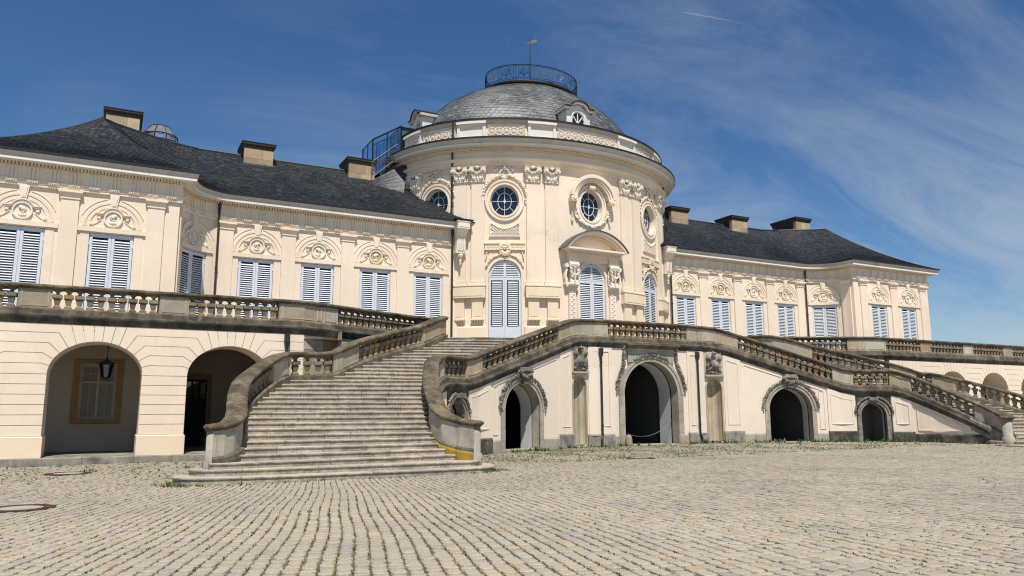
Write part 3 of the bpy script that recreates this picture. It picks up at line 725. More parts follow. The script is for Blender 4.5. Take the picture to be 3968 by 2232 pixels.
    roof = obj('roof', base, MAT['lead_black'], wing)
    sl = []
    for S, L, nf in ((S1, 22.5, 50), (S2, 9.4, 50), (S3, 13.6, 44)):
        for j in range(nf):
            f0, f1 = j/nf, (j+1.35)/nf
            a = np.array(S(0, f0)); Lr = 0
            pts = [np.array(S(t, f0)) for t in np.linspace(0, 1, 25)]; Lr = sum(np.linalg.norm(q-p) for p, q in zip(pts[:-1], pts[1:]))
            n = max(1, int(Lr/.21)); ofs = (j % 2)*.5+random.uniform(-.15, .15)
            for i in range(-1, n+1):
                t0 = (i+ofs+.02)/n; t1 = (i+ofs+.98)/n
                if t1 <= 0 or t0 >= 1: continue
                t0 = max(t0, 0); t1 = min(t1, 1); fj = random.uniform(-.05, .05)/nf
                sk = .14/nf       # courses climb slightly from stone to stone, as in old German slating
                q = [S(t0, min(1, max(0, f0+fj))), S(t1, min(1, max(0, f0+fj+sk))), S(t1, min(1, f1)), S(t0, min(1, f1))]
                sl.append((q, S))
    def slate_geo(q):
        lift = random.uniform(.024, .034); a, b, c_, d_ = [np.array(x) for x in q]
        nrm = np.cross(b-a, d_-a); ln = np.linalg.norm(nrm)
        if ln < 1e-6: return None
        nrm /= ln
        if nrm[2] < 0: nrm = -nrm
        e = (d_-a)*.25
        v = [a+nrm*lift+e*0.55, a*.75+b*.25+nrm*lift, b+nrm*(lift+.002)+e*.12, c_+nrm*.004, d_+nrm*.004, a+nrm*.0+e*.55, a*.75+b*.25, b+e*.12]
        return [tuple(x) for x in v], [(0, 1, 2, 3, 4), (0, 5, 6, 1), (1, 6, 7, 2)]
    # the 300 slates nearest the eaves corner stay single pieces
    sl.sort(key=lambda s: (s[0][0][0]-21.5)**2+(s[0][0][1]+1.0)**2+2*(s[0][0][2]-12.0)**2)
    rest = MB(); cnt = 0
    for q, S in sl:
        g = slate_geo(q)
        if g is None: continue
        if cnt < 300:
            mb = MB(); mb.add(*g); obj('slate', mb, MAT['slate'], roof); cnt += 1
        else: rest.add(*g)
    obj('slates', rest, MAT['slate'], roof, kind='stuff')
    # hip and ridge capping
    mb = MB()
    for S, t in ((S1, 0), (S2, 0), ):
        mb.tube([tuple(np.array(S(t, f))+np.array((0, 0, .012))) for f in np.linspace(0.02, 1, 12)], .035, 6)
    mb.tube([(x, y, z+.03) for x, y, z in ridge], .06, 6); mb.tube([(25.1, 4.5, 15.77), (25.1, 7.7, 15.77)], .06, 6)
    obj('ridge_cap', mb, MAT['slate'], roof)
    for k in range(26):
        t, f = [(.13+.085*(k % 10)+.02*(k//10), .22), (.17+.085*(k % 10), .52), (.12+.09*(k % 10), .80)][k//10]
        p = np.array(S1(min(t, .97), f)); q = MB(); q.tube([tuple(p+np.array((0, -.02, .02))), tuple(p+np.array((0, -.10, .10))), tuple(p+np.array((0, -.10, .17)))], .014, 4); obj('roof_hook', q, MAT['iron'], roof)
    for cx, cy, wx, wy, z0, z1 in ((11.75, 6.77, .77, .8, 14.2, 15.86), (17.52, 6.77, .77, .8, 14.2, 15.86), (24.2, 7.1, .77, 1.22, 14.6, 16.5)):
        mb = MB(); nrow_ = 3
        h = (z1-z0)/nrow_
        mb.box(cx-wx+.015, cx+wx-.015, cy-wy+.015, cy+wy-.015, z0, z1)
        ch = obj('chimney', mb, MAT['chimney_dark'], roof)
        for r in range(nrow_):
            sp = .1 if r % 2 else -.25
            for (a, b) in ((cx-wx, cx+sp*wx), (cx+sp*wx, cx+wx)):
                k = MB(); k.box(a+.006, b-.006, cy-wy, cy-wy+.3, z0+h*r+.006, z0+h*(r+1)-.006); obj('stone_block', k, MAT['chimney_stone'], None).parent = ch
            for sgn in (-1, 1):
                k = MB(); k.box(cx+sgn*(wx-.05)-.06, cx+sgn*(wx-.05)+.06, cy-wy+.32, cy+wy, z0+h*r+.006, z0+h*(r+1)-.006)
                obj('stone_block', k, MAT['chimney_dark'], None).parent = ch
        k = MB()
        k.tbox((cx-wx-.02, cx+wx+.02, cy-wy-.02, cy+wy+.02), (cx-wx-.10, cx+wx+.10, cy-wy-.10, cy+wy+.10), z1, z1+.2)
        k.box(cx-wx-.12, cx+wx+.12, cy-wy-.12, cy+wy+.12, z1+.2, z1+.30)
        obj('chimney_cap', k, MAT['chimney_dark'], None).parent = ch
        k = MB(); k.box(cx-wx-.14, cx+wx+.14, cy-wy-.14, cy+wy+.14, z1+.30, z1+.345); obj('lead_cover', k, MAT['lead_black'], None).parent = ch
        k = MB(); k.box(cx-wx-.05, cx+wx+.05, cy-wy-.06, cy-wy+.02, z0, 15.0 if z1 < 16 else 15.6); obj('flashing', k, MAT['lead'], None).parent = ch
    # rain pipe at the curve and console at the rotunda
    u = uP[3]+.02; p = WM(u+.42, .16, 0)
    mb = MB(); mb.tube([(p[0], p[1], 11.7), (p[0], p[1], FL)], .055, 8); mb.tube([(p[0], p[1], 11.75), (p[0], p[1], 11.3)], .075, 8)
    for z in (11.25, 8.35): mb.tube([(p[0], p[1], z), (p[0], p[1], z+.09)], .075, 8)
    mb.tube([WM(u+.42, .0, 8.2), WM(u+.36, .22, 8.22)], .02, 5); obj('rain_pipe', mb, MAT['pipe_brown'], wing)
wing_r = thing('palace_wing', 'cream stucco palace wing with slate roof right of the domed pavilion', 'building', (18, 5, FL), 'palace wings')
build_wing(wing_r, (3, 4, 5, 6))
wing_l = thing('palace_wing', 'cream stucco palace wing with slate roof left of the domed pavilion', 'building', (-18, 5, FL), 'palace wings')
mirror_all(wing_r, wing_l)
# ------------------------------------------------------------------ central pavilion (oval, domed)
EA, EB, EY = 9.1, 6.85, 6.7
_t = np.linspace(0, pi, 2401); _p = np.stack([EA*np.sin(_t), EY-EB*np.cos(_t)], 1)
_s = np.concatenate([[0], np.cumsum(np.linalg.norm(np.diff(_p, axis=0), axis=1))]); EHALF = _s[-1]
def RM(u, d, z):
    t = float(np.interp(abs(u), _s, _t)); sg = 1 if u >= 0 else -1
    x = EA*sin(t); y = EY-EB*cos(t); nx = x/EA**2; ny = (y-EY)/EB**2; l = hypot(nx, ny)
    return (sg*(x+d*nx/l), y+d*ny/l, z)
class RP:      # minimal path interface for shutter()
    L = 99
    @staticmethod
    def ang(u):
        a = RM(u-.05, 0, 0); b = RM(u+.05, 0, 0); return atan2(b[1]-a[1], b[0]-a[0])
def rframes(a, b, n):
    r = []
    for i in range(n+1):
        u = a+(b-a)*i/n; p = RM(u, 0, 0); q = RM(u, 1, 0); r.append((p[0], p[1], 0, q[0]-p[0], q[1]-p[1]))
    return r
pav = thing('domed_pavilion', 'oval cream pavilion with slate dome at the centre of the palace', 'building', (0, 6.7, FL))
FULL = rframes(-EHALF, EHALF, 160)
BAYS = [0, 5.17, -5.17, 9.2, -9.2]
PIL = [2.53, 3.6, 6.66, 7.68, 10.7, 11.75]
ops = []
for b in BAYS:
    ops.append((oval_op(b, .80 if b else .74, 13.32, .90 if b else .92)))
    if abs(b) < 6: ops.append(arch_op(b, .90, FL, 9.04, 9.95))
class _O: pass
# wall with both door and oval in the same columns: two storeys of strips
mb = MB(); us = list(np.linspace(-EHALF, EHALF, 241))
wall_strips(mb, RM, us, FL-.02, 11.0, [o for o in ops if o[2]((o[0]+o[1])/2) < 10])
wall_strips(mb, RM, us, 11.0, 15.4, [o for o in ops if o[2]((o[0]+o[1])/2) > 10])
for o in ops:
    dr = o[2]((o[0]+o[1])/2) < 10
    reveal(mb, RM, o, 0, -.32 if dr else -.30, not dr)
wall = obj('wall', mb, MAT['stucco'], pav)
# low plinth between doors
for a, b in ((1.35, 4.1), (6.2, 8.6), (-4.1, -1.35), (-8.6, -6.2)):
    mb = MB(); mb.sweep(rframes(a, b, 10), [(0, FL), (.10, FL), (.10, 6.18), (.06, 6.28), (0, 6.28)]); obj('plinth', mb, MAT['stucco_warm'], pav)
def capital_mesh(mb, u, M):
    z0 = 14.38; d = .10
    mb.tbox((u-.33, u+.33, 0, .17), (u-.37, u+.37, 0, .26), z0+.06, z0+.62, M)
    mb.box(u-.40, u+.40, 0, .19, z0, z0+.06, M)
    mb.tbox((u-.46, u+.46, 0, .30), (u-.50, u+.50, 0, .36), z0+.80, z0+.92, M)
    for s in (-1, 1):
        c = u+s*.335
        for r, d1 in ((.155, .32), (.105, .36), (.055, .40)): mb.disc(c, z0+.66, r, .05, d1, M, 12)
        mb.ring(c, z0+.66, .125, .155, .3, .345, M, 12)
        garland(mb, [(c-.02*s, z0+.5), (c-.06*s, z0+.30), (c-.10*s, z0+.15)], .06, M, .22, int(u*10))
        mb.blob((c+s*.04, .24, z0+.44), (.09, .08, .06), M, .2)
    for q in (-.16, 0, .16):
        mb.blob((u+q, .20, z0+.20), (.07, .07, .16), M, .2)
    garland(mb, [(u-.22, z0+.60), (u-.1, z0+.50), (u, z0+.47), (u+.1, z0+.50), (u+.22, z0+.60)], .055, M, .27, 5)
    mb.blob((u, .32, z0+.78), (.11, .07, .10), M, .25)
CAPM = {}
for i, p in enumerate(PIL):
    for s in (-1, 1):
        u = p*s; mb = MB(); hw = .36
        mb.box(u-hw, u+hw, -.05, .12, 8.76, 14.38, RM)
        mb.box(u-hw-.05, u+hw+.05, -.05, .17, 8.68, 8.76, RM); mb.box(u-hw-.09, u+hw+.09, -.05, .21, 8.52, 8.66, RM); mb.box(u-hw-.03, u+hw+.03, -.05, .15, 8.655, 8.69, RM)
        o = obj('pilaster', mb, MAT['stucco'], pav)
        cb_ = MB(); capital_mesh(cb_, u, RM); obj('capital', cb_, MAT['ornament'], o)
# pedestals under the pilaster pairs
for a, b in ((2.53, 3.6), (6.66, 7.68)):
    for s in (-1, 1):
        c = (a+b)/2*s; mb = MB(); h = (b-a)/2+.44
        mb.box(c-h, c+h, -.05, .30, 7.80, 8.46, RM, 6); mb.box(c-h-.03, c+h+.03, -.05, .33, 8.44, 8.50, RM, 6); mb.box(c-h+.14, c+h-.14, .29, .315, 7.90, 8.36, RM, 6)
        o = obj('pedestal', mb, MAT['stucco_warm'], pav)
        for q in (a, b):
            u = q*s; k = MB()
            k.box(u-.34, u+.34, -.05, .20, 7.68, 7.80, RM); k.box(u-.30, u+.30, -.05, .17, 6.66, 7.68, RM); k.box(u-.21, u+.21, .16, .185, 6.78, 7.56, RM)
            k.box(u-.34, u+.34, -.05, .24, 6.58, 6.66, RM)
            for g in range(5): k.tbox((u-.29+g*.145-.02, u-.29+g*.145+.02, 0, .12), (u-.29+g*.145-.06, u-.29+g*.145+.06, 0, .21), 6.45, 6.58, RM)
            for g in range(9): k.blob((u-.30+g*.075, .21, 7.74), (.028, .03, .035), RM, .05)
            obj('bracket', k, MAT['stucco_warm'], o)
# doors with louvred shutters
for b in (0, 5.17, -5.17):
    mb = MB(); mb.ring(b, 9.04, .90, 1.04, -.02, .06, RM, 20, 1.0, 0, pi)
    for s in (-1, 1): mb.box(b+s*.97-.07, b+s*.97+.07, -.02, .06, FL, 9.04, RM)
    obj('door_surround', mb, MAT['stucco'], pav)
    for s in (-1, 1):
        shutter(pav, RP, RM, b+s*.447, .885, FL+.02, 8.95, -.08, abs(b) > 1, s, zbot=6.24)
        # arched upper leaf
        k = MB(); a0, a1 = (radians(3), radians(88)) if s > 0 else (radians(92), radians(177))
        k.ring(b, 9.03, .76, .90, -.105, -.055, RM, 12, 1.0, a0, a1); k.box(b+s*.03-.03, b+s*.03+.03, -.105, -.055, 9.0, 9.88, RM); k.box(min(b, b+s*.9), max(b, b+s*.9), -.105, -.055, 8.97, 9.07, RM)
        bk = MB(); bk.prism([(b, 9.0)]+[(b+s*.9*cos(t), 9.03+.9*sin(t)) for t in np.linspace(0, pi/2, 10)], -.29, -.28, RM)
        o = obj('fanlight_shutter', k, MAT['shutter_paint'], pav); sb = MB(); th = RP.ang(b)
        obj('gloom_backing', bk, MAT['shutter_gloom'], o)  # same dark backing, painted gloom behind the fanlight slats
        for j in range(7):
            z = 9.13+j*.1; ww = sqrt(max(.01, .78**2-(z-9.03)**2))-.05
            if ww > .1: slats_into(sb, RM, b+s*(.06+ww/2), -.08, ww, [z])
        obj('slats', sb, MAT['slat_paint_sunlit'], o, kind='stuff')
# oval windows
def oval_window(b):
    hw, hh = (.80, .90) if b else (.74, .92); zc = 13.32; sz = hh/hw
    mb = MB()
    mb.ring(b, zc, hw, hw+.08, -.02, .10, RM, 36, sz); mb.ring(b, zc, hw+.08, hw+.2, -.02, .055, RM, 36, (hh+.2)/(hw+.2)); mb.ring(b, zc, hw+.2, hw+.29, -.02, .11, RM, 36, (hh+.29)/(hw+.29))
    w_ = obj('oval_window', mb, MAT['stucco'], pav)
    g = MB(); g.disc(b, zc, hw, -.30, -.26, RM, 36, sz); obj('glass_pane', g, MAT['glass_dark'], w_)
    f = MB(); f.ring(b, zc, hw-.06, hw, -.27, -.19, RM, 36, sz); f.ring(b, zc, hw*.47, hw*.47+.03, -.27, -.215, RM, 28, sz*1.12)
    for k in range(8):
        a = k*pi/4; r0_, r1_ = (0 if k % 2 == 0 else hw*.5), hw-.05
        f.ribbon([(b+r0_*cos(a), zc+r0_*sin(a)*sz), (b+(r0_+r1_)/2*cos(a), zc+(r0_+r1_)/2*sin(a)*sz), (b+r1_*cos(a), zc+r1_*sin(a)*sz)], .03, -.27, -.225, RM)
    f.disc(b, zc, .06, -.25, -.19, RM, 12, 2.2)
    obj('muntins', f, MAT['muntin_grey'], w_)
for b in BAYS: oval_window(b)
for b in (5.17, -5.17, 9.2, -9.2):
    mb = MB(); zc = 13.32
    garland(mb, arc(b, zc+.10, 1.22, radians(8), radians(82), 16, 1.10)[::-1]+[], .092, RM, .06, 3); garland(mb, arc(b, zc+.10, 1.22, radians(98), radians(172), 16, 1.10), .092, RM, .06, 4)
    garland(mb, arc(b, 14.86, .26, 0, 2*pi, 20), .065, RM, .07, 5)
    for s in (-1, 1):
        garland(mb, [(b+s*.05, 15.15), (b+s*.25, 15.24), (b+s*.42, 15.12), (b+s*.52, 15.05)], .06, RM, .06, 6)
        wb = MB(); wb.box(b+s*1.18-.06, b+s*1.18+.06, 0, .08, 13.15, 13.33, RM); wb.box(b+s*1.18-.09, b+s*1.18+.09, 0, .12, 13.32, 13.38, RM); obj('wreath_bracket', wb, MAT['ornament'], pav)
    mb.blob((b, .12, 15.2), (.10, .08, .09), RM, .2)
    obj('leaf_wreath', mb, MAT['ornament'], pav)
for b in (5.17, -5.17):
    mb = MB(); top = [(b-.82, 11.98), (b-.70, 11.98)]+[(b+x, 11.98-.30*(1-(x/.7)**2)) for x in np.linspace(-.68, .68, 11)]+[(b+.70, 11.98), (b+.82, 11.98)]
    mb.prism([(b-.82, 11.30), (b+.82, 11.30)]+top[::-1], -.02, .02, RM); mb.box(b-.86, b+.86, 0, .10, 11.24, 11.30, RM, 4)
    mb.ribbon(top, .055, .0, .10, RM)
    for s in (-1, 1): mb.box(b+s*.81-.03, b+s*.81+.03, 0, .10, 11.30, 11.98, RM)
    for x in np.arange(-1.5, 1.5, .17):
        for sg in (-1, 1):
            pts = [(b+x+sg*t, 11.32+t) for t in np.linspace(0, .62, 7)]
            pts = [p for p in pts if abs(p[0]-b) < .78 and p[1] < 11.93-.30*(1-min(1, ((p[0]-b)/.7)**2))]
            if len(pts) > 1: mb.ribbon(pts, .045, .03, .085, RM)
    obj('trellis_panel', mb, MAT['ornament'], pav)
    mb = MB(); mb.box(b-1.10, b+1.10, 0, .10, 10.52, 10.82, RM, 4); mb.box(b-1.13, b+1.13, 0, .15, 10.82, 10.89, RM, 4); mb.box(b-1.12, b+1.12, 0, .13, 10.47, 10.52, RM, 4)
    mb.box(b-.30, b+.30, .0, .18, 10.50, 10.86, RM); 
    for s in (-1, 1):
        for k in range(5):
            x = b+s*(.40+k*.14); mb.ribbon([(x-.05, 10.58), (x-.05, 10.75), (x+.05, 10.75), (x+.05, 10.64), (x, 10.64)], .02, .09, .12, RM)
    for k in range(10): mb.blob((b+.18*cos(k*pi/5), .19, 10.68+.09*sin(k*pi/5)), (.05, .03, .035), RM, .2)
    obj('door_lintel', mb, MAT['stucco_warm'], pav)
    mb = MB()
    for k in range(7):
        a = radians(200+k*23.3); mb.blob((b+.16*cos(a), .12, 10.42+.16*sin(a)), (.085, .07, .14), RM, .1)
    garland(mb, arc(b, 10.42, .27, radians(180), radians(360), 12), .06, RM, .1, 8)
    for s in (-1, 1):
        garland(mb, [(b+s*.25, 10.22), (b+s*.55, 10.12), (b+s*.8, 9.92), (b+s*1.0, 9.62)], .07, RM, .06, 9)
        garland(mb, [(b+s*.98, 10.45), (b+s*1.0, 10.2), (b+s*1.05, 9.98)], .05, RM, .05, 10)
        mb.box(b+s*.62-.25, b+s*.62+.25, 0, .03, 10.0, 10.44, RM)
    obj('shell_swag', mb, MAT['stucco_warm'], pav)
# centre bay: hood, swag, segmental pediment, scroll brackets
b = 0; mb = MB(); zc = 13.62
mb.ring(b, zc, 1.05, 1.42, -.02, .34, RM, 26, .98, radians(6), radians(174)); mb.ring(b, zc, 1.30, 1.50, .2, .48, RM, 26, .98, radians(6), radians(174)); mb.ring(b, zc, 1.16, 1.30, .2, .40, RM, 26, .98, radians(6), radians(174))
for s in (-1, 1):
    mb.disc(b+s*1.27, 13.60, .20, 0, .46, RM, 16); mb.disc(b+s*1.27, 13.60, .10, .4, .50, RM, 12)
obj('window_hood', mb, MAT['stucco'], pav)
mb = MB(); garland(mb, arc(b, 13.46, 1.06, radians(20), radians(75), 14, .98), .07, RM, .07, 2); garland(mb, arc(b, 13.46, 1.06, radians(105), radians(160), 14, .98), .07, RM, .07, 3)
for k in range(5): mb.blob((b+(k-2)*.075, .2, 14.36), (.05, .09, .17), RM, .15)
obj('leaf_crest', mb, MAT['ornament'], pav); mb = MB()
garland(mb, arc(b, 13.25, 1.18, radians(195), radians(345), 26, .98), .10, RM, .06, 11)
for s in (-1, 1): garland(mb, [(b+s*1.16, 13.1), (b+s*1.24, 12.75), (b+s*1.28, 12.3)], .09, RM, .05, 12)
obj('leaf_swag', mb, MAT['ornament'], pav)
F2 = lambda u, d, z: (u, -.15-d, z)     # the aedicule is flat in plan
mb = MB(); zb_ = 10.62; hw = 1.98; R2 = 2.42; zc2 = zb_+1.0-R2
def seg(r, n=24):
    a = math.acos(max(-1, min(1, (zb_-zc2)/r))); return [(r*sin(t), zc2+r*cos(t)) for t in np.linspace(-a, a, n)]
mb.prism([(-hw+.12, zb_)]+[(x, z) for x, z in seg(R2-.08)]+[(hw-.12, zb_)], -.15, .10, F2)
mb.ribbon(seg(R2-.06), .14, -.1, .52, F2); mb.ribbon(seg(R2+.04), .12, -.1, .66, F2)
mb.box(-hw, hw, -.3, .62, zb_-.05, zb_+.06, F2); mb.box(-hw+.18, hw-.18, -.3, .46, zb_-.14, zb_-.05, F2); mb.box(-hw+.3, hw-.3, -.3, .30, zb_-.34, zb_-.14, F2)
ped = obj('pediment', mb, MAT['stucco'], pav)
mb = MB()
for k in range(36):
    x = -hw+.22+k*(2*hw-.44)/36; mb.box(x, x+.06, .28, .44, zb_-.24, zb_-.145, F2)
sg_ = seg(R2-.17, 38)
for (x, z) in sg_[3:-3]: mb.box(x-.03, x+.03, .25, .40, z-.08, z+.02, F2)
obj('dentils', mb, MAT['stucco'], ped, kind='stuff')
mb = MB(); mb.ribbon(seg(R2+.12), .05, -.25, .72, F2); obj('lead_cover', mb, MAT['lead'], ped)
mb = MB()
for s in (-1, 1): mb.box(s*1.36-.30, s*1.36+.30, -.2, .24, zb_-.72, zb_-.34, F2); mb.box(s*1.36-.34, s*1.36+.34, -.2, .30, zb_-.80, zb_-.72, F2)
mb.box(-1.05, 1.05, -.2, .12, zb_-.64, zb_-.34, F2)
obj('entablature_block', mb, MAT['stucco'], pav)
for s in (-1, 1):
    mb = MB(); c = s*1.36
    side = [(.02, 8.55), (.20, 8.52), (.30, 8.62), (.28, 8.80), (.18, 8.95), (.14, 9.2), (.2, 9.45), (.34, 9.62), (.38, 9.75), (.30, 9.84), (.02, 9.84)]
    vs_ = []
    for q in (-.22, .22): vs_ += [F2(c+q, d, z) for d, z in side]
    n = len(side); mb.add(vs_, [tuple(range(n))[::-1], tuple(range(n, 2*n))]+[(i, (i+1) % n, n+(i+1) % n, n+i) for i in range(n)])
    for d, z, r in ((.27, 9.70, .12), (.22, 8.64, .09)):
        for q in (-.25, .25): mb.lathe([(r, -.03), (r, .03), (r*.5, .06)], 12, (0, 0, 0), lambda x, y, z_, q=q, d=d, z=z: F2(c+q+(z_ if q > 0 else -z_), d+x, z+y))
    garland(mb, [(c-.28, 9.55), (c-.2, 9.25), (c, 9.12), (c+.2, 9.25), (c+.28, 9.55)], .075, F2, .30, 21); garland(mb, [(c-s*.32, 9.5), (c-s*.33, 9.1), (c-s*.30, 8.75)], .06, F2, .1, 22)
    garland(mb, [(c, 9.75), (c, 9.4), (c, 9.0), (c, 8.65)], .05, F2, .3, 23)
    mb.box(c-.27, c+.27, -.15, .10, 8.44, 8.53, F2)
    # ear volute on the outer side
    mb.ribbon([(c+s*(.38+.10*sin(t*2.2)), 8.62+t*.62) for t in np.linspace(0, 1.9, 14)], .10, -.1, .14, F2); mb.disc(c+s*.42, 9.72, .14, -.1, .2, F2, 14); mb.disc(c+s*.40, 8.66, .11, -.1, .18, F2, 12)
    obj('scroll_bracket', mb, MAT['ornament'], pav)
    mb = MB(); mb.box(c-.22, c+.22, -.15, .06, FL, 8.44, F2); obj('door_pilaster', mb, MAT['stucco'], pav)
    mb = MB()
    for k in range(26): mb.blob((c+.05*(1 if k % 2 else -1), .07, FL+.2+k*.125), (.09, .025, .06), F2, .2)
    obj('leaf_strip', mb, MAT['ornament'], pav)
# main entablature
mb = MB(); mb.sweep(FULL, [(0, 15.30), (.13, 15.30), (.13, 15.40), (.19, 15.41), (.19, 15.54), (.26, 15.57), (.36, 15.66), (.37, 15.72), (.08, 15.75), (.08, 16.15), (0, 16.15)], True, False); obj('architrave', mb, MAT['stucco'], pav)
mb = MB(); mb.sweep(FULL, [(0, 16.15), (.17, 16.15), (.17, 16.33), (.40, 16.37), (.74, 16.36), (.74, 16.33), (.78, 16.33), (.78, 16.44), (.0, 16.445)], True, False); obj('cornice', mb, MAT['cornice_paint'], pav)
mb = MB(); mb.sweep(FULL, [(0, 16.447), (.77, 16.447), (.82, 16.47), (.86, 16.54), (.95, 16.62), (.96, 16.65), (0, 16.80)], True, False); obj('cornice_cyma', mb, MAT['cornice_weathered'], pav)
mb = MB(); mb.sweep(FULL, [(.0, 16.81), (.94, 16.665), (.99, 16.645), (.99, 16.75), (.0, 16.88)], True, False); obj('cornice_flashing', mb, MAT['lead_black'], pav)
mb = MB(); n = 300
for k in range(n):
    u = -EHALF*.62+2*EHALF*.62*k/n; mb.box(u, u+.075, .14, .31, 16.19, 16.325, RM)
obj('dentil_band', mb, MAT['stucco'], pav, kind='stuff')
# attic
mb = MB(); mb.sweep(FULL, [(-.5, 16.7), (-.12, 16.7), (-.12, 17.95), (-.5, 17.95)], True, False); obj('attic_wall', mb, MAT['stucco'], pav)
mb = MB(); mb.sweep(FULL, [(-.5, 17.88), (-.04, 17.88), (-.02, 17.94), (.05, 18.0), (.08, 18.06), (-.5, 18.06)], True, False); obj('attic_cornice', mb, MAT['cornice_weathered'], pav)
mb = MB(); mb.sweep(FULL, [(-.9, 18.07), (.08, 18.065), (.13, 18.05), (.13, 18.17), (-.05, 18.20), (-.3, 18.24), (-.9, 18.26)], True, False); obj('attic_flashing', mb, MAT['lead_black'], pav)
ROS = MB()
ROS.ring(0, 0, .20, .245, -.02, .05, ID, 20); ROS.ring(0, 0, .15, .175, -.02, .03, ID, 18)
for k in range(5):
    a = k*2*pi/5+.3; ROS.blob((.075*cos(a), .035, .075*sin(a)), (.062, .03, .062), ID, .05)
ROS.blob((0, .06, 0), .035, ID, .05)
ROSM = mesh('rosette', ROS, MAT['ornament'])
def attic_panel(u0_, u1_):
    mb = MB(); mb.box(u0_, u1_, -.14, .02, 16.78, 17.10, RM, 4); mb.box(u0_, u1_, -.14, .02, 17.72, 17.88, RM, 4); mb.box(u0_, u0_+.16, -.14, .02, 17.10, 17.72, RM); mb.box(u1_-.16, u1_, -.14, .02, 17.10, 17.72, RM)
    mb.box(u0_+.16, u1_-.16, -.14, -.06, 17.1, 17.72, RM, 4); mb.box(u0_-.03, u1_+.03, -.1, .12, 17.86, 18.0, RM, 4)
    obj('attic_panel', mb, MAT['attic_paint'], pav)
def rosette_band(u0_, u1_, n):
    fr_ = MB(); w_ = .035
    fr_.ribbon([(u0_, 17.12), (u1_, 17.12), (u1_, 17.72), (u0_, 17.72)], w_, -.13, -.04, RM, True)
    fr = obj('rosette_frame', fr_, MAT['stucco'], pav)
    for k in range(n):
        u = u0_+(u1_-u0_)*(k+.5)/n; p = RM(u, -.115, 17.42); q = bpy.data.objects.new('rosette', ROSM); q.location = p; q.rotation_euler = (0, 0, RP.ang(u)+pi); C.objects.link(q); q.parent = fr
for s in (1, -1):
    attic_panel(min(s*2.18, s*3.82), max(s*2.18, s*3.82)); attic_panel(min(s*6.25, s*7.92), max(s*6.25, s*7.92)); attic_panel(min(s*10.45, s*12.1), max(s*10.45, s*12.1))
    rosette_band(min(s*4.0, s*6.1), max(s*4.0, s*6.1), 5); rosette_band(min(s*8.05, s*10.25), max(s*8.05, s*10.25), 5)
rosette_band(-2.02, 2.02, 9)
# dome
DZ = [17.9, 18.4, 19.0, 19.8, 20.8, 21.8, 22.35, 22.5]; DA = [7.95, 7.82, 7.62, 7.22, 6.27, 4.72, 3.5, 3.05]
from bisect import bisect
def cub(z):
    return float(np.interp(z, DZ2, DA2))
# smooth the profile
_zz = np.linspace(17.9, 22.5, 60); _aa = np.interp(_zz, DZ, DA)
for _ in range(10): _aa[1:-1] = (_aa[:-2]+2*_aa[1:-1]+_aa[2:])/4
DZ2, DA2 = _zz, _aa
def DP(th, z, off=0.0):
    A = cub(z)+off; B = 2.35+(cub(z)-3.2)*.561+off; return (A*sin(th), EY-B*cos(th), z)
base = MB(); nT, nZ = 96, 24; zs_ = np.interp(np.linspace(0, 1, nZ+1), np.linspace(0, 1, 60), _zz)
for z in zs_:
    for i in range(nT): base.v.append(DP(2*pi*i/nT, z, -.02))
for j in range(nZ):
    for i in range(nT): base.f.append((j*nT+i, j*nT+(i+1) % nT, (j+1)*nT+(i+1) % nT, (j+1)*nT+i))
base.f.append(tuple(range(nZ*nT, (nZ+1)*nT)))
dome = obj('dome_roof', base, MAT['slate_dome'], pav, True)
arcl = np.concatenate([[0], np.cumsum(np.hypot(np.diff(_zz), np.diff(_aa)))]); rows = int(arcl[-1]/.235)
drest = MB(); dl = []
for j in range(rows):
    s0, s1 = arcl[-1]*j/rows, min(arcl[-1], arcl[-1]*(j+1.35)/rows); z0, z1 = float(np.interp(s0, arcl, _zz)), float(np.interp(s1, arcl, _zz))
    per = 2*pi*sqrt((cub(z0)**2+(2.35+(cub(z0)-3.2)*.561)**2)/2); n = int(per/.32); of = (j % 2)*.5
    for i in range(n):
        t0 = 2*pi*(i+of+.02)/n; t1 = 2*pi*(i+of+.98)/n
        lf = random.uniform(.018, .03); tm = (t0+t1)/2; zl = z0
        v = [DP(t0, z0+.07*(z1-z0), lf), DP(t0*.7+t1*.3, z0-.02*(z1-z0) if j else z0, lf), DP(t1, z0+.16*(z1-z0), lf+.003), DP(t1, z1, .003), DP(t0, z1, .003), DP(t0, z0+.07*(z1-z0), -.01), DP(t0*.7+t1*.3, z0, -.01), DP(t1, z0+.16*(z1-z0), -.01)]
        dl.append((tm, z0, v))
FACES = [(0, 1, 2, 3, 4), (0, 5, 6, 1), (1, 6, 7, 2)]
dl.sort(key=lambda q: (((q[0]+pi+.45) % (2*pi))-pi)**2*30+(q[1]-19.6)**2)
for k, (tm, z0, v) in enumerate(dl):
    if k < 300:
        mb = MB(); mb.add(v, FACES); obj('slate', mb, MAT['slate_dome'], dome)
    else: drest.add(v, FACES)
obj('slates', drest, MAT['slate_dome'], dome, kind='stuff')
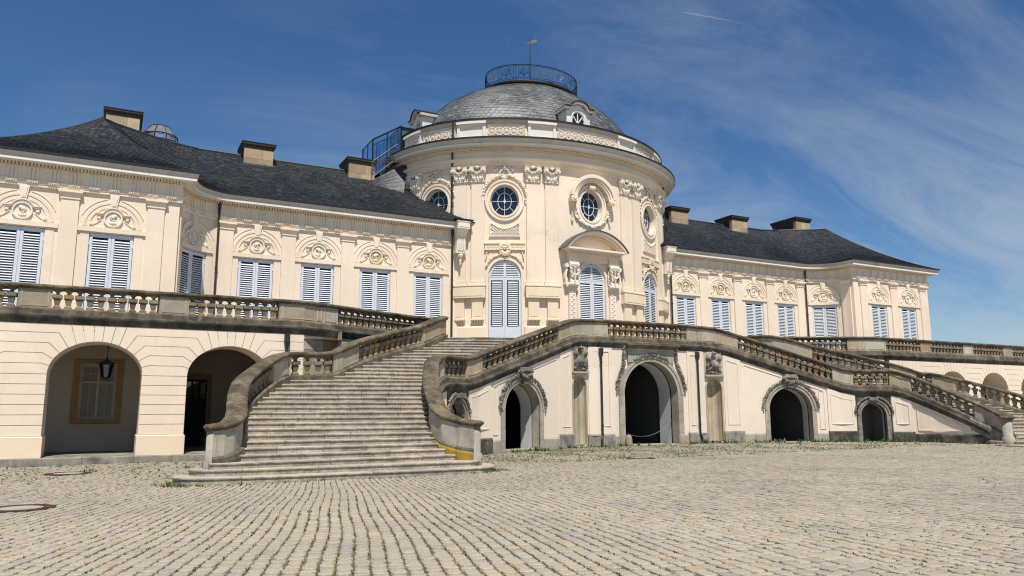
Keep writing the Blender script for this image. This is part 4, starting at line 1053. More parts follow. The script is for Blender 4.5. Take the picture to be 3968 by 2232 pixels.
# dormers on the two axes
def dormer(ang):
    ca, sa = cos(ang), sin(ang); R0 = {0: 5.7, 1: 8.1}[0 if abs(ang) < .1 else 1]
    def M(u, d, z): return (ca*u+sa*(R0+d), EY+sa*u-ca*(R0+d), z)
    mb = MB(); zb0 = 18.33; hw = .82
    ops_ = [arch_op(0, .42, zb0+.28, zb0+.68, zb0+1.14, 12)]
    top = lambda u: zb0+1.22+(.34*max(0, 1-(abs(u)/.55)**2) if abs(u) < .55 else 0)
    wall_strips(mb, M, list(np.linspace(-hw, hw, 15)), zb0-.3, top, ops_); reveal(mb, M, ops_[0], 0, -.12, True)
    for s in (-1, 1): mb.quad(M(s*hw, 0, zb0-.3), M(s*hw, 0, zb0+1.22), M(s*hw, -2.2, zb0+1.22), M(s*hw, -2.2, zb0-.3))
    o = obj('dormer', mb, MAT['attic_paint'], pav)
    k = MB(); pr = [(-1.02, zb0+1.22), (-.62, zb0+1.24)]+[(.6*sin(t), zb0+1.28+.36*cos(t)) for t in np.linspace(-1.45, 1.45, 11)]+[(.62, zb0+1.24), (1.02, zb0+1.22)]
    k.ribbon(pr, .16, -2.3, .22, M); obj('dormer_cornice', k, MAT['cornice_weathered'], o)
    k = MB(); k.ribbon([(a, c+.10) for a, c in pr], .06, -2.35, .29, M); obj('dormer_roof', k, MAT['lead_black'], o)
    g = MB(); g.prism([(-.42, zb0+.28), (.42, zb0+.28)]+[(.42*cos(t), zb0+.68+.46*sin(t)) for t in np.linspace(0, pi, 12)], -.14, -.12, M); obj('glass_pane', g, MAT['glass_dark'], o)
    f = MB(); f.box(-.025, .025, -.12, -.06, zb0+.34, zb0+1.12, M); f.box(-.42, .42, -.12, -.04, zb0+.26, zb0+.36, M)
    for s in (-1, 1): f.ribbon([(0, zb0+.42), (s*.15, zb0+.62), (s*.32, zb0+.86)], .05, -.12, -.06, M)
    f.ring(0, zb0+.68, .38, .43, -.12, -.04, M, 14, 1.08, 0, pi); f.box(-.46, .46, -.02, .03, zb0+.22, zb0+.28, M)
    obj('muntins', f, MAT['frame_white'], o)
for a in (0, -pi/2, pi/2): dormer(a)
# roof platform with wrought-iron railing
mb = MB()
mb.lathe([(3.0, 22.42), (3.3, 22.50), (3.34, 22.58), (3.3, 22.63), (.01, 22.66)], 64, (0, 0, 0), lambda x, y, z: (x, EY+y*.745, z)); obj('roof_platform', mb, MAT['lead_black'], pav)
RA, RB = 3.27, 2.44
def RR(t, z): return (RA*sin(t), EY-RB*cos(t), z)
mb = MB()
for z, r in ((23.69, .030), (23.60, .014), (22.80, .016), (22.70, .016)): mb.tube([RR(2*pi*i/72, z) for i in range(73)], r, 5)
rail = obj('roof_railing', mb, MAT['iron'], pav)
NPAN = 16
for k in range(NPAN):
    t0, t1 = 2*pi*k/NPAN, 2*pi*(k+1)/NPAN; mb = MB()
    for t in (t0, t0+.06): mb.tube([RR(t, 22.55), RR(t, 23.69)], .017, 5)
    def L2(u, v): return RR(t0+.06+(t1-t0-.06)*(u*.5+.5), 22.82+.76*v)
    for s in (-1, 1):
        mb.tube([L2(s*(.9-.55*v-.25*sin(v*5)), v) for v in np.linspace(0, 1, 12)], .013, 4)
        mb.tube([L2(s*(.25+.12*cos(a)*(1-a/9)), .72+.16*sin(a)*(1-a/9)) for a in np.linspace(0, 6.5, 14)], .011, 4)
        mb.tube([L2(s*(.62+.14*cos(a)*(1-a/9)), .28+.18*sin(a)*(1-a/9)) for a in np.linspace(0, 6.5, 14)], .011, 4)
        for q in (.2, .45, .7): mb.tube([L2(0, .1), L2(s*q*.5, .35), L2(s*q*.9, .55+.12*(1-q))], .010, 4)
    mb.tube([L2(0, 0), L2(0, 1)], .012, 4)
    for q in range(5): 
        p = L2(random.uniform(-.7, .7), random.uniform(.15, .85)); mb.blob(p, (.035, .035, .035), ID, .2)
    obj('railing_panel', mb, MAT['iron'] if k % 3 else MAT['iron_light'], rail)
mb = MB(); mb.lathe([(.30, 22.6), (.30, 23.42), (.34, 23.44), (.34, 23.50), (.05, 23.56)], 12, (.95, EY-.7, 0)); obj('roof_vent', mb, MAT['copper_green'], pav)
# rain pipes of the pavilion, at the junction with the wings
for s in (-1, 1):
    u = 8.12*s; mb = MB()
    a = RM(u, .12, 0); mb.tube([(a[0], a[1], 18.1), (a[0], a[1], 16.75)], .055, 8)
    b_ = RM(u, .20, 0); mb.tube([RM(u, .16, 16.35), RM(u, .22, 16.0), (b_[0], b_[1], 15.6), (b_[0], b_[1], 12.1)], .055, 8)
    for z in (14.9, 13.0): mb.tube([(b_[0], b_[1], z), (b_[0], b_[1], z+.08)], .075, 8)
    mb.tube([(s*7.62, 2.2, 11.7), (s*7.62, 2.2, FL)], .055, 8); mb.tube([(s*7.62, 2.2, 11.72), (s*7.62, 2.2, 11.3)], .075, 8); mb.tube([(s*7.62, 2.2, 8.4), (s*7.62, 2.2, 8.5)], .075, 8)
    obj('rain_pipe', mb, MAT['pipe_green'], pav)
    mb = MB(); G = lambda u_, d, z, s=s: (s*(7.22+u_), 2.05-d, z)
    mb.box(-.36, .36, -.5, .52, 11.60, 12.02, G); mb.box(-.40, .40, -.5, .56, 11.96, 12.03, G); mb.box(-.28, .28, .51, .54, 11.68, 11.92, G)
    mb.tbox((-.26, .26, -.4, .18), (-.33, .33, -.4, .44), 11.15, 11.60, G); mb.tbox((-.27, .27, -.4, .10), (-.26, .26, -.4, .20), 10.35, 11.15, G)
    for q in (-.17, -.06, .06, .17): mb.box(q-.03, q+.03, .08, .22, 10.42, 11.2, G)
    mb.box(-.30, .30, -.4, .16, 10.28, 10.36, G); mb.blob((0, .08, 10.16), (.16, .10, .14), G, .2)
    for q, z in ((.075, 9.98), (.07, 9.84), (.06, 9.70)): mb.blob((0, .05, z), (q, .06, .09), G, .15)
    obj('console', mb, MAT['ornament'], pav)
    mb = MB(); mb.box(-.55, .55, -1.2, .60, 12.06, 12.12, G); obj('lead_cover', mb, MAT['lead_black'], pav)
# ------------------------------------------------------------------ balustrades
def baluster_mesh(slope):
    H = .655; prof = [(.125, 0), (.125, .07), (.10, .085), (.075, .12), (.085, .16), (.115, .30), (.112, .325), (.078, .34), (.155, .352), (.162, .37), (.162, .475), (.155, .493), (.075, .505), (.055, .54), (.055, .575), (.09, .60), (.115, .61), (.115, H)]
    mb = MB(); n = 4; vs = []
    for r, z in prof:
        for i in range(4):
            a = pi/4+i*pi/2; x = r*sqrt(2)*cos(a)*.92; y = r*sqrt(2)*sin(a)*.92; vs.append((x, y, z+slope*x))
    fs = []
    for j in range(len(prof)-1):
        for i in range(4): fs.append((j*4+i, j*4+(i+1) % 4, (j+1)*4+(i+1) % 4, (j+1)*4+i))
    fs += [(3, 2, 1, 0), tuple(range(len(vs)-4, len(vs)))]
    mb.add(vs, fs); return mesh('baluster', mb, MAT['stone_baluster'])
BALM = {}
def balustrade(name, parent, P, segs, cn=-.28, cw=.28, skip_base=False):
    """P: path along the coping edge with its height; segs: (s0,s1,'b'|'p')"""
    fr = P.frames(segs[0][0], segs[-1][1], .5)
    mb = MB(); c = cn
    mb.sweep(fr, [(c-cw+.04, -.17), (c+cw-.04, -.17), (c+cw-.03, -.13), (c+cw, -.10), (c+cw, -.05), (c+cw-.06, -.005), (c, .02), (c-cw+.06, -.005), (c-cw, -.05), (c-cw, -.10), (c-cw+.03, -.13)])
    root = obj(name, mb, MAT['stone_coping'], parent)
    mb = MB(); mb.sweep(fr, [(c-cw+.02, -1.05), (c+cw-.02, -1.05), (c+cw-.02, -.88), (c+cw-.08, -.825), (c-cw+.08, -.825), (c-cw+.02, -.88)]); obj('rail_base', mb, MAT['stone_base'], root)
    for s0, s1, k in segs:
        if k == 'p':
            mb = MB(); f2 = P.frames(s0, s1, .3); mb.sweep(f2, [(c-.17, -.825), (c+.17, -.825), (c+.17, -.17), (c-.17, -.17)])
            for sg in (1, -1):     # raised panel frame on both faces
                R = P.Mr(); a, b = s0+.09, s1-.09
                if b-a > .2:
                    for (q0, q1, z0, z1) in ((a, b, -.77, -.73), (a, b, -.27, -.23), (a, a+.04, -.73, -.27), (b-.04, b, -.73, -.27)):
                        mb.box(q0, q1, c+sg*.165, c+sg*.185, z0, z1, R, max(1, int((q1-q0)/.4)))
            obj('pier', mb, MAT['stone_panel'], root)
        else:
            n = max(1, int(round((s1-s0)/.345)))
            for i in range(n):
                u = s0+(s1-s0)*(i+.5)/n; p = P.pos(u); nn = P.nrm(u); a = P.pos(max(0, u-.1)); b = P.pos(min(P.L, u+.1)); sl = round((b[2]-a[2])/max(.01, hypot(b[0]-a[0], b[1]-a[1]))/.06)*.06
                if sl not in BALM: BALM[sl] = baluster_mesh(sl)
                q = bpy.data.objects.new('baluster', BALM[sl]); q.location = (p[0]+nn[0]*c, p[1]+nn[1]*c, p[2]-.825); q.rotation_euler = (0, 0, P.ang(u)+random.uniform(-.04, .04)); C.objects.link(q); q.parent = root
    return root
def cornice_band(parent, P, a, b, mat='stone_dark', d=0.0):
    mb = MB(); mb.sweep(P.frames(a, b, .5), [(d-.5, -1.38), (d-.04, -1.38), (d-.02, -1.33), (d+.03, -1.30), (d+.05, -1.22), (d+.12, -1.16), (d+.13, -1.10), (d+.08, -1.05), (d-.5, -1.05)]); return obj('cornice', mb, MAT[mat], parent)  # dark stone for algae, with shade under the rail also in the colour
# ------------------------------------------------------------------ arcaded terraces
TP = Path([(9.75, -1.75, 6.08), (17.1, -5.17, 6.08), (46.0, -5.17, 6.08)]); uB = float(TP.S[1])
TW = Path([(17.1, -5.17), (46.0, -5.17)])
def build_terrace(t, rightside):
    pr = [(21.4, 22.4), (25.82, 26.84), (30.26, 31.28), (34.7, 35.7), (39.15, 40.15), (43.6, 44.6)]
    segs = [(0.15, 1.45, 'p'), (1.45, uB-1.72, 'b'), (uB-1.72, uB-.95, 'p'), (uB-.95, uB-.55, 'p'), (uB-.55, uB+.98, 'p')]; last = uB+.98
    for a, b in pr: segs += [(last, uB+a-17.1, 'b'), (uB+a-17.1, uB+b-17.1, 'p')]; last = uB+b-17.1
    balustrade('balustrade', t, TP, segs)
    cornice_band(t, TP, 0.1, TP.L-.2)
    M = TW.M(); AC = [19.86-17.1+4.45*k for k in range(6)]
    # recessed wall body with arches
    mb = MB(); ops_ = [arch_op(u, 1.47, 0.0, 2.97, 4.13, 20) for u in AC]
    wall_strips(mb, M, list(np.linspace(0, 26.5, 40)), -.05, 4.75, ops_, -.045)
    for o in ops_: reveal(mb, M, o, -.045, -1.55)
    wall_strips(mb, M, list(np.linspace(0, 26.5, 40)), -.05, 4.75, ops_, -1.55)
    body = obj('wall', mb, MAT['stucco'], t)
    # rusticated blocks: piers and voussoirs
    zl = [.86, 1.235, 1.585, 1.93, 2.275, 2.62, 2.965]
    g = .010
    def intr(uc, th): return (uc+1.47*cos(th), 2.97+1.16*sin(th))
    ths = [0, radians(14), radians(26), radians(38.5), radians(52)]; zb = [2.965, 3.33, 3.69, 4.04, 4.39]
    def bend(uc, i, sg):
        th = ths[i]; p = intr(uc, th); nx, nz = cos(th)/1.47, sin(th)/1.16; l = hypot(nx, nz); nx /= l; nz /= l
        k = (zb[i]-p[1])/nz if nz > .05 else 0.25
        q = (p[0]+nx*k, p[1]+nz*k); 
        return (uc+sg*(q[0]-uc), q[1])
    def I(uc, th, sg): p = intr(uc, th); return (uc+sg*(p[0]-uc), p[1])
    def blk(poly, mat='stucco'):
        cx = sum(p[0] for p in poly)/len(poly); cz = sum(p[1] for p in poly)/len(poly)
        # shrink for the joint
        q = []; n = len(poly)
        for i in range(n):
            (x0, z0), (x1, z1), (x2, z2) = poly[i-1], poly[i], poly[(i+1) % n]
            e1 = np.array((x1-x0, z1-z0)); e2 = np.array((x2-x1, z2-z1)); l1 = np.linalg.norm(e1); l2 = np.linalg.norm(e2)
            n1 = np.array((-e1[1], e1[0]))/max(l1, 1e-6); n2 = np.array((-e2[1], e2[0]))/max(l2, 1e-6); m_ = n1+n2; m_ = m_/max(.4, 1+n1@n2)
            q.append((x1+m_[0]*g, z1+m_[1]*g))
        mb = MB(); k = len(q)
        q2 = [(x+(cx-x)*.0+0, z) for x, z in q]
        mb.prism(q, -.05, .0, M); obj('wall_block', mb, MAT[mat], body)
    piers = [(AC[i]+1.47, AC[i+1]-1.47, AC[i], AC[i+1]) for i in range(len(AC)-1)]
    for (a, b, ca, cbb) in piers:
        for z0, z1 in zip(zl[:-1], zl[1:]): blk([(a, z0), (b, z0), (b, z1), (a, z1)])
        for i in range(4):
            L = [I(ca, t_, 1) for t_ in np.linspace(ths[i], ths[i+1], 4)]; R = [I(cbb, t_, -1) for t_ in np.linspace(ths[i+1], ths[i], 4)]
            if i == 0: poly = [(a, 2.965), (b, 2.965)]+R[::-1][1:]+[bend(cbb, 1, -1), bend(ca, 1, 1)]+L[::-1][:-1]
            else: poly = [bend(ca, i, 1), bend(cbb, i, -1)]+R[::-1]+[bend(cbb, i+1, -1), bend(ca, i+1, 1)]+L[::-1]
            blk(poly)
        # top block over the pier, under the cornice
        L = I(ca, ths[4], 1); R = I(cbb, ths[4], -1); th5 = radians(63); p5 = I(ca, th5, 1); r5 = I(cbb, th5, -1)
        blk([bend(ca, 4, 1), bend(cbb, 4, -1), R, r5, (r5[0]-.20, 4.68), (p5[0]+.20, 4.68), p5, L])
    for c in AC:
        tt = [radians(63), radians(74), radians(85), radians(95), radians(106), radians(117)]; tp = [.20, .11, .03, -.03, -.11, -.20]
        for i in range(5):
            P0 = [intr(c, t_) for t_ in np.linspace(tt[i], tt[i+1], 3)]
            blk(P0[::-1]+[(P0[0][0]+tp[i], 4.68), (P0[-1][0]+tp[i+1], 4.68)])
    # end pier next to the bend
    for z0, z1 in zip(zl[:-1], zl[1:]): blk([(.02, z0), (AC[0]-1.47, z0), (AC[0]-1.47, z1), (.02, z1)])
    for i in range(4):
        R = [I(AC[0], t_, -1) for t_ in np.linspace(ths[i+1], ths[i], 4)]
        z0 = 2.965 if i == 0 else zb[i]
        poly = [(.02, z0), (AC[0]-1.47, z0)]+R[::-1][1:]+[bend(AC[0], 1, -1), (.02, zb[1])] if i == 0 else [(.02, zb[i]), bend(AC[0], i, -1)]+R[::-1]+[bend(AC[0], i+1, -1), (.02, zb[i+1])]
        blk(poly)
    r5 = I(AC[0], radians(63), -1); blk([(.02, zb[4]), bend(AC[0], 4, -1), I(AC[0], ths[4], -1), r5, (r5[0]-.20, 4.68), (.02, 4.68)])
    # rough plinth of each pier
    for (a, b) in [(0, AC[0]-1.47)]+[(p[0], p[1]) for p in piers]:
        k = MB(); k.box(a-.04, b+.04, -1.6, .045, .08, .83, M); k.tbox((a-.04, b+.04, -1.6, .045), (a, b, -1.6, .01), .83, .86, M); obj('pier_plinth', k, MAT['stucco_warm'], t)
    # kerb step in front, arcade floor, back wall, ceiling
    for k in range(10):
        mb = MB(); a = -1.0+k*2.8; mb.box(a+.006, a+2.794, -.2, .42, -.2, .13, M); mb.tbox((a+.006, a+2.794, -.2, .42), (a+.006, a+2.794, -.2, .40), .13, .15, M); obj('kerb_stone', mb, MAT['stone_grey'], t)
    mb = MB(); mb.box(-1.0, 29, -7.6, -.2, -.2, .16, M); obj('arcade_floor', mb, MAT['stone_grey'], t)
    xend = 8.3 if rightside else 29
    mb = MB(); ops_ = []
    for c in AC[:6]:
        if 3 < c and c+1 < xend: ops_.append(rect_op(c-.05, .62, 1.42, 3.55))
    VE = AC[0]+2.25; wall_strips(mb, M, list(np.linspace(VE, xend, 20)), 0, 4.9, ops_, -4.2)
    vb = MB(); vb.quad(M(-1.5, -7.4, 0), M(VE, -7.4, 0), M(VE, -7.4, 4.9), M(-1.5, -7.4, 4.9)); vb.quad(M(VE, -4.2, 0), M(VE, -7.4, 0), M(VE, -7.4, 4.9), M(VE, -4.2, 4.9)); vb.quad(M(-1.5, -7.4, 0), M(-1.5, -4.2, 0), M(-1.5, -4.2, 4.9), M(-1.5, -7.4, 4.9)); vb.quad(M(-1.5, -7.4, 4.54), M(VE, -7.4, 4.54), M(VE, -4.2, 4.54), M(-1.5, -4.2, 4.54)); obj('added_dark_bay', vb, MAT['inner_plaster_shade'], t)  # deeper bay added to keep this arch dark
    db = MB(); db.box(AC[0]-.2, AC[0]+1.5, -7.45, -7.3, .1, 3.4, M); dr = obj('bay_door', db, MAT['stone_ochre'], t); db = MB(); db.box(AC[0]+.0, AC[0]+1.3, -7.32, -7.26, .15, 3.15, M); obj('door_leaf', db, MAT['interior_dark'], dr)
    for q in range(4): db = MB(); db.box(AC[0]+.06+q*.31, AC[0]+.28+q*.31, -7.27, -7.25, 2.3, 3.05, M); obj('door_pane', db, MAT['glass_dark'], dr)
    for o in ops_: reveal(mb, M, o, -4.2, -4.45, True)
    mb.quad(M(-1.5, -4.2, 0), M(-1.5, 0, 0), M(-1.5, 0, 4.9), M(-1.5, -4.2, 4.9))
    if rightside: mb.quad(M(xend, -4.2, 0), M(xend, -9, 0), M(xend, -9, 4.9), M(xend, -4.2, 4.9))
    for c in AC:      # vault ribs on the back wall
        if c > 3 and c+2.6 < xend: mb.box(c+1.85, c+2.6, -4.25, -4.08, 0, 4.9, M); mb.ring(c, 2.9, 1.85, 2.0, -4.25, -4.1, M, 16, .75, 0, pi)
    mb.box(VE, min(xend, 28), -4.24, -4.17, 0, .95, M)
    obj('arcade_back_wall', mb, MAT['inner_plaster_shade'], t)
    mb = MB(); mb.quad(M(-1.5, -4.3, 4.55), M(29, -4.3, 4.55), M(29, 0, 4.55), M(-1.5, 0, 4.55)); obj('arcade_ceiling', mb, MAT['inner_plaster_shade'], t)
    for c in AC:
        if c < 3 or c+1 >= xend: continue
        c -= .05; mb = MB()
        mb.ribbon([(c-.76, 1.30), (c+.76, 1.30), (c+.76, 3.67), (c-.76, 3.67)], .27, -4.24, -4.13, M, True); mb.box(c-.78, c+.78, -4.2, -4.02, 1.27, 1.40, M)
        o = obj('window', mb, MAT['stone_ochre'], t)
        f = MB()
        for q in (-.59, 0, .59): f.box(c+q-.045, c+q+.045, -4.36, -4.28, 1.42, 3.55, M)
        for z in (1.46, 2.86, 3.52): f.box(c-.62, c+.62, -4.35, -4.29, z-.045, z+.045, M)
        for q in (-.30, .30): f.box(c+q-.014, c+q+.014, -4.34, -4.30, 1.42, 3.55, M)
        for z in (1.93, 2.40, 3.20): f.box(c-.6, c+.6, -4.34, -4.30, z-.014, z+.014, M)
        obj('window_frame', f, MAT['arcade_frame_shade'], o)
        f = MB(); f.box(c-.62, c+.62, -4.44, -4.40, 1.42, 3.55, M); obj('curtain', f, MAT['curtain'], o)
    # oblique stone wall between bend and stair head
    OW = Path([(9.3, -1.55), (17.1, -5.17)]); M2 = OW.M(); mb = MB(); wall_strips(mb, M2, list(np.linspace(0, OW.L, 6)), -.05, 4.75, [], -.07); ow = obj('oblique_wall', mb, MAT['stone_grey'], t)
    z = 3.0
    for r in range(3):
        h = .56; u = OW.L; q = .35 if r % 2 else .0; u -= 0
        edges = [OW.L]; e = OW.L-(.55 if r % 2 else .95)
        while e > OW.L-4.5: edges.append(e); e -= random.uniform(.75, 1.15)
        for b_, a_ in zip(edges[:-1], edges[1:]):
            mb = MB(); mb.box(a_+.008, b_-.008, -.1, -.04+random.uniform(0, .012), z+r*h+.008, z+(r+1)*h-.008, M2); obj('stone_block', mb, MAT['stone_panel'] if random.random() < .6 else MAT['stone_grey'], ow)
    p = M(.70, .10, 0); mb = MB(); mb.tube([(p[0], p[1], 4.72), (p[0], p[1], .1)], .055, 8); mb.box(p[0]-.10, p[0]+.10, p[1]-.09, p[1]+.09, 4.35, 4.70); mb.tbox((p[0]-.06, p[0]+.06, p[1]-.06, p[1]+.06), (p[0]-.10, p[0]+.10, p[1]-.09, p[1]+.09), 4.18, 4.35); obj('rain_pipe', mb, MAT['pipe_green'], t)
ter_r = thing('arcaded_terrace', 'cream rusticated arcade carrying the terrace before the right wing', 'terrace', (30, -3, 0), 'arcaded terraces')
build_terrace(ter_r, True)
_tl = thing('arcaded_terrace', 'cream rusticated arcade carrying the terrace before the left wing', 'terrace', (-30, -3, 0), 'arcaded terraces')
def build_left():
    tmp = thing('tmp', 'x', 'y', (30, -3, 0)); build_terrace(tmp, False)
    for ch in list(tmp.children): mirror_part(ch, _tl)
    def kill(o):
        for c in list(o.children): kill(c)
        bpy.data.objects.remove(o)
    kill(tmp)
build_left()
# terrace pavement
pl = thing('terrace_deck', 'stone paved terrace at the foot of the palace walls', 'terrace', (0, 0, FL-.1))
mb = MB()
K32 = [(4.95, -4.85), (6.3, -4.75), (7.6, -4.55), (9.0, -4.1), (10.08, -3.46)]
for s in (1, -1):
    poly = [(0, -4.9), (3.3, -4.75)]+K32+[(9.9, -2.2), (17.1, -5.05), (46, -5.05), (46, 3.5), (0, 3.5)]
    mb.add([(s*x, y, FL-.004) for x, y in poly], [tuple(range(len(poly)))])
    mb.add([(s*x, y, FL-.3) for x, y in poly], [tuple(range(len(poly)))])
obj('paving', mb, MAT['stone_grey'], pl)
# ------------------------------------------------------------------ double staircase
st = thing('double_staircase', 'grand curved double staircase of pale granite before the pavilion', 'staircase', (0, -9, 0))
H0, DH = -.12, .161
def zk(k): return H0+DH*k
UR = [(11.62+(4.95-11.62)*i/13, -7.55+(-4.85+7.55)*i/13) for i in range(14)]
def curve_k(k):
    if k >= 19: a, b, bul = UL[k-19], UR[k-19], .52-.012*(k-19)
    elif k >= 3: a, b, bul = KL[k-3], KR[k-3], .06
    a = np.array(a); b = np.array(b); d = b-a; n_ = np.array((d[1], -d[0])); n_ /= np.linalg.norm(n_)
    if n_[1] > 0: n_ = -n_
    r = []
    ex = .30
    for t in np.linspace(0, 1, 13):
        tt = -ex/np.linalg.norm(d)+t*(1+2*ex/np.linalg.norm(d)); p = a+d*tt+n_*bul*4*max(0, t*(1-t)); r.append(p)
    return np.array(r)
def ell_step(k):       # the two lowest steps run out past the newels with rounded ends
    cx = 17.72; hw = {1: 4.58, 2: 4.18}[k]; yf = {1: -15.32, 2: -14.95}[k]; yb = -13.9
    r = []
    rad = {1: .95, 2: .75}[k]
    r += [(cx+hw-rad+rad*sin(a), yf+rad+.0-rad*cos(a)) for a in np.linspace(pi/2+.35, 0, 7)]
    r += [(cx+x, yf-.10*(1-(x/hw)**2)) for x in np.linspace(hw-rad-.3, -(hw-rad-.3), 10)]
    r += [(cx-hw+rad-rad*sin(a), yf+rad+.55*(sin(a)**2)-rad*cos(a)) for a in np.linspace(0, pi/2+.35, 7)]
    return np.array(r)
CK = {k: (ell_step(k) if k < 3 else curve_k(k)) for k in range(1, 33)}
step_objs = []
for k in range(1, 33):
    c = CK[k]; z1 = zk(k); z0 = zk(k-1)-.05 if k > 1 else -.35
    d = np.diff(c, axis=0); L = np.concatenate([[0], np.cumsum(np.linalg.norm(d, axis=1))])
    nb = random.choice((4, 5)) if k < 19 else random.choice((4, 5, 6)); cuts = [0]+sorted(L[-1]*(i+random.uniform(-.28, .28))/nb for i in range(1, nb))+[L[-1]]
    depth = (1.05 if k != 18 else 2.6) if k > 2 else 1.2
    if k >= 19: depth = .95
    if k == 32: depth = .5
    root = None
    for a, b in zip(cuts[:-1], cuts[1:]):
        ss = [a+.007]+[x for x in L if a+.03 < x < b-.03]+[b-.007]
        P_ = [(np.interp(s, L, c[:, 0]), np.interp(s, L, c[:, 1])) for s in ss]
        P_ = np.array(P_); T = np.gradient(P_, axis=0) if len(P_) > 1 else None; T /= np.linalg.norm(T, axis=1, keepdims=True)
        nn = np.stack([T[:, 1], -T[:, 0]], 1)        # towards the building
        if nn[:, 1].mean() < 0: nn = -nn
        jz = random.uniform(-.004, .004); jo = random.uniform(-.006, .006); mb = MB()
        prof = [(.02+jo, z0), (.02+jo, z1-.05), (jo-.012, z1-.045), (jo-.012, z1-.015), (jo+.003, z1), (depth, z1), (depth, z0)]
        vs_ = []
        for (x, y), n_ in zip(P_, nn): vs_ += [(x+n_[0]*q, y+n_[1]*q, z+jz if z > z0 else z) for q, z in prof]
        m_ = len(prof); fs_ = []
        for i in range(len(P_)-1):
            for j in range(m_): fs_.append((i*m_+j, i*m_+(j+1) % m_, (i+1)*m_+(j+1) % m_, (i+1)*m_+j))
        fs_ += [tuple(range(m_)), tuple(range((len(P_)-1)*m_, len(P_)*m_))]
        mb.add(vs_, fs_); o = obj('step_stone', mb, MAT['granite'], st); step_objs.append(o)
for o in step_objs: mirror_part(o, st)
half = []
# inner rail and front wall (right half, then mirrored)
uA = E.u_at(3.41, -5.04); uC = E.u_at(10.3, -7.54); uD = E.u_at(11.22, -8.06); uF = E.u_at(12.63, -9.16); uG = E.u_at(13.26, -9.9); uN = E.u_at(14.27, -13.0)
segs = [(0, E.u_at(2.47, -5.22)-.0, 'b'), (E.u_at(2.47, -5.22), uA, 'p'), (uA, E.u_at(4.45, -5.2), 'p'), (E.u_at(4.45, -5.2), E.u_at(5.5, -5.65), 'p'), (E.u_at(5.5, -5.65), uC-.02, 'b'), (uC, uD, 'p'), (uD, uF, 'b'), (uF, uG, 'p'), (uG, uN-.35, 'b'), (uN-.35, E.L, 'p')]
half.append(balustrade('inner_balustrade', st, E, segs))
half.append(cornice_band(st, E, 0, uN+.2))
OP = Path([(9.75, -1.6, 6.09), (9.86, -2.3, 6.09), (10.0, -2.95, 6.07), (10.25, -3.5, 6.0), (10.75, -4.0, 5.86)]+[(x+.02, y+.02, zk(k+19)+1.02) for k, (x, y) in enumerate(UL) if 2 <= k <= 9][::-1]+[(16.2, -7.85, 4.02), (16.6, -8.02, 3.86), (17.1, -7.98, 3.80), (17.7, -7.86, 3.80), (18.15, -7.92, 3.78), (18.48, -8.3, 3.66)]+[(x, y, zk(k+3)+1.02-.012*(13-k)) for k, (x, y) in enumerate(KL) if k <= 13][::-1][:12]+[(20.60, -14.2, 1.54), (20.8, -14.52, 1.43), (21.1, -14.72, 1.36), (21.4, -14.74, 1.33)])
def ou(x, y): return OP.u_at(x, y)
s_ = [(0.05, .75, 'p'), (.75, ou(11.9, -4.9), 'p'), (ou(11.9, -4.9), ou(15.4, -7.2), 'b'), (ou(15.4, -7.2), ou(16.6, -8.02), 'p'), (ou(16.6, -8.02), ou(18.08, -7.9), 'b'), (ou(18.08, -7.9), ou(18.8, -8.8), 'p'), (ou(18.8, -8.8), ou(20.42, -13.42), 'b'), (ou(20.42, -13.42), OP.L, 'p')]
half.append(balustrade('outer_balustrade', st, OP, s_, cn=-.26))
mb = MB(); fr = OP.frames(0, OP.L-.3, .6)
for nn_ in (-.02, -.50):
    for f0, f1 in zip(fr[:-1], fr[1:]):
        a = (f0[0]+f0[3]*nn_, f0[1]+f0[4]*nn_); b = (f1[0]+f1[3]*nn_, f1[1]+f1[4]*nn_); mb.quad((*a, -.2), (*b, -.2), (*b, f1[2]-1.04), (*a, f0[2]-1.04))
half.append(obj('string_wall', mb, MAT['stone_grey'], st))
mb = MB(); fr = E.frames(uF, E.L-.2, .5)
for f0, f1 in zip(fr[:-1], fr[1:]):
    a = (f0[0]-f0[3]*.54, f0[1]-f0[4]*.54); b = (f1[0]-f1[3]*.54, f1[1]-f1[4]*.54); mb.quad((*a, -.2), (*b, -.2), (*b, f1[2]-1.04), (*a, f0[2]-1.04))
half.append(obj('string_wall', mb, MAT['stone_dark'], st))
# newels: drums closing the rails
for (x, y, z, zb0) in ((13.86, -14.22, 1.36, .05), (21.38, -14.48, 1.33, .05)):
    q = 1.12 if x < 18 else .9
    mb = MB(); mb.lathe([(.24*q, zb0-.2), (.24*q, zb0+.30), (.19*q, zb0+.36), (.19*q, z-.16)], 20, (x, y, 0)); half.append(obj('newel_drum', mb, MAT['stone_pale'], st, True))
    mb = MB(); mb.lathe([(.22*q, z-.17), (.24*q, z-.13), (.285*q, z-.10), (.285*q, z-.05), (.23*q, z-.004), (.01, z+.021)], 20, (x, y, 0)); half.append(obj('newel_cap', mb, MAT['stone_coping'], st, True))
# solid curled parapet skins at the newels (below the rail base)
for P, a, b in ((E, uN-.5, E.L), (OP, ou(20.42, -13.42), OP.L)):
    mb = MB(); mb.sweep(P.frames(a, b, .25), [(-.48, -1.6), (-.08, -1.6), (-.08, -.17), (-.48, -.17)]); half.append(obj('curled_parapet', mb, MAT['stone_pale'], st))
    mb = MB(); mb.sweep(P.frames(a-.2, b, .25), [(-.58, -1.5), (.03, -1.5), (.03, -.99), (.0, -.93), (-.06, -.87), (-.5, -.87), (-.54, -.93), (-.58, -.99)]); half.append(obj('parapet_plinth', mb, MAT['stone_grey' if P is E else 'stone_dark'], st))
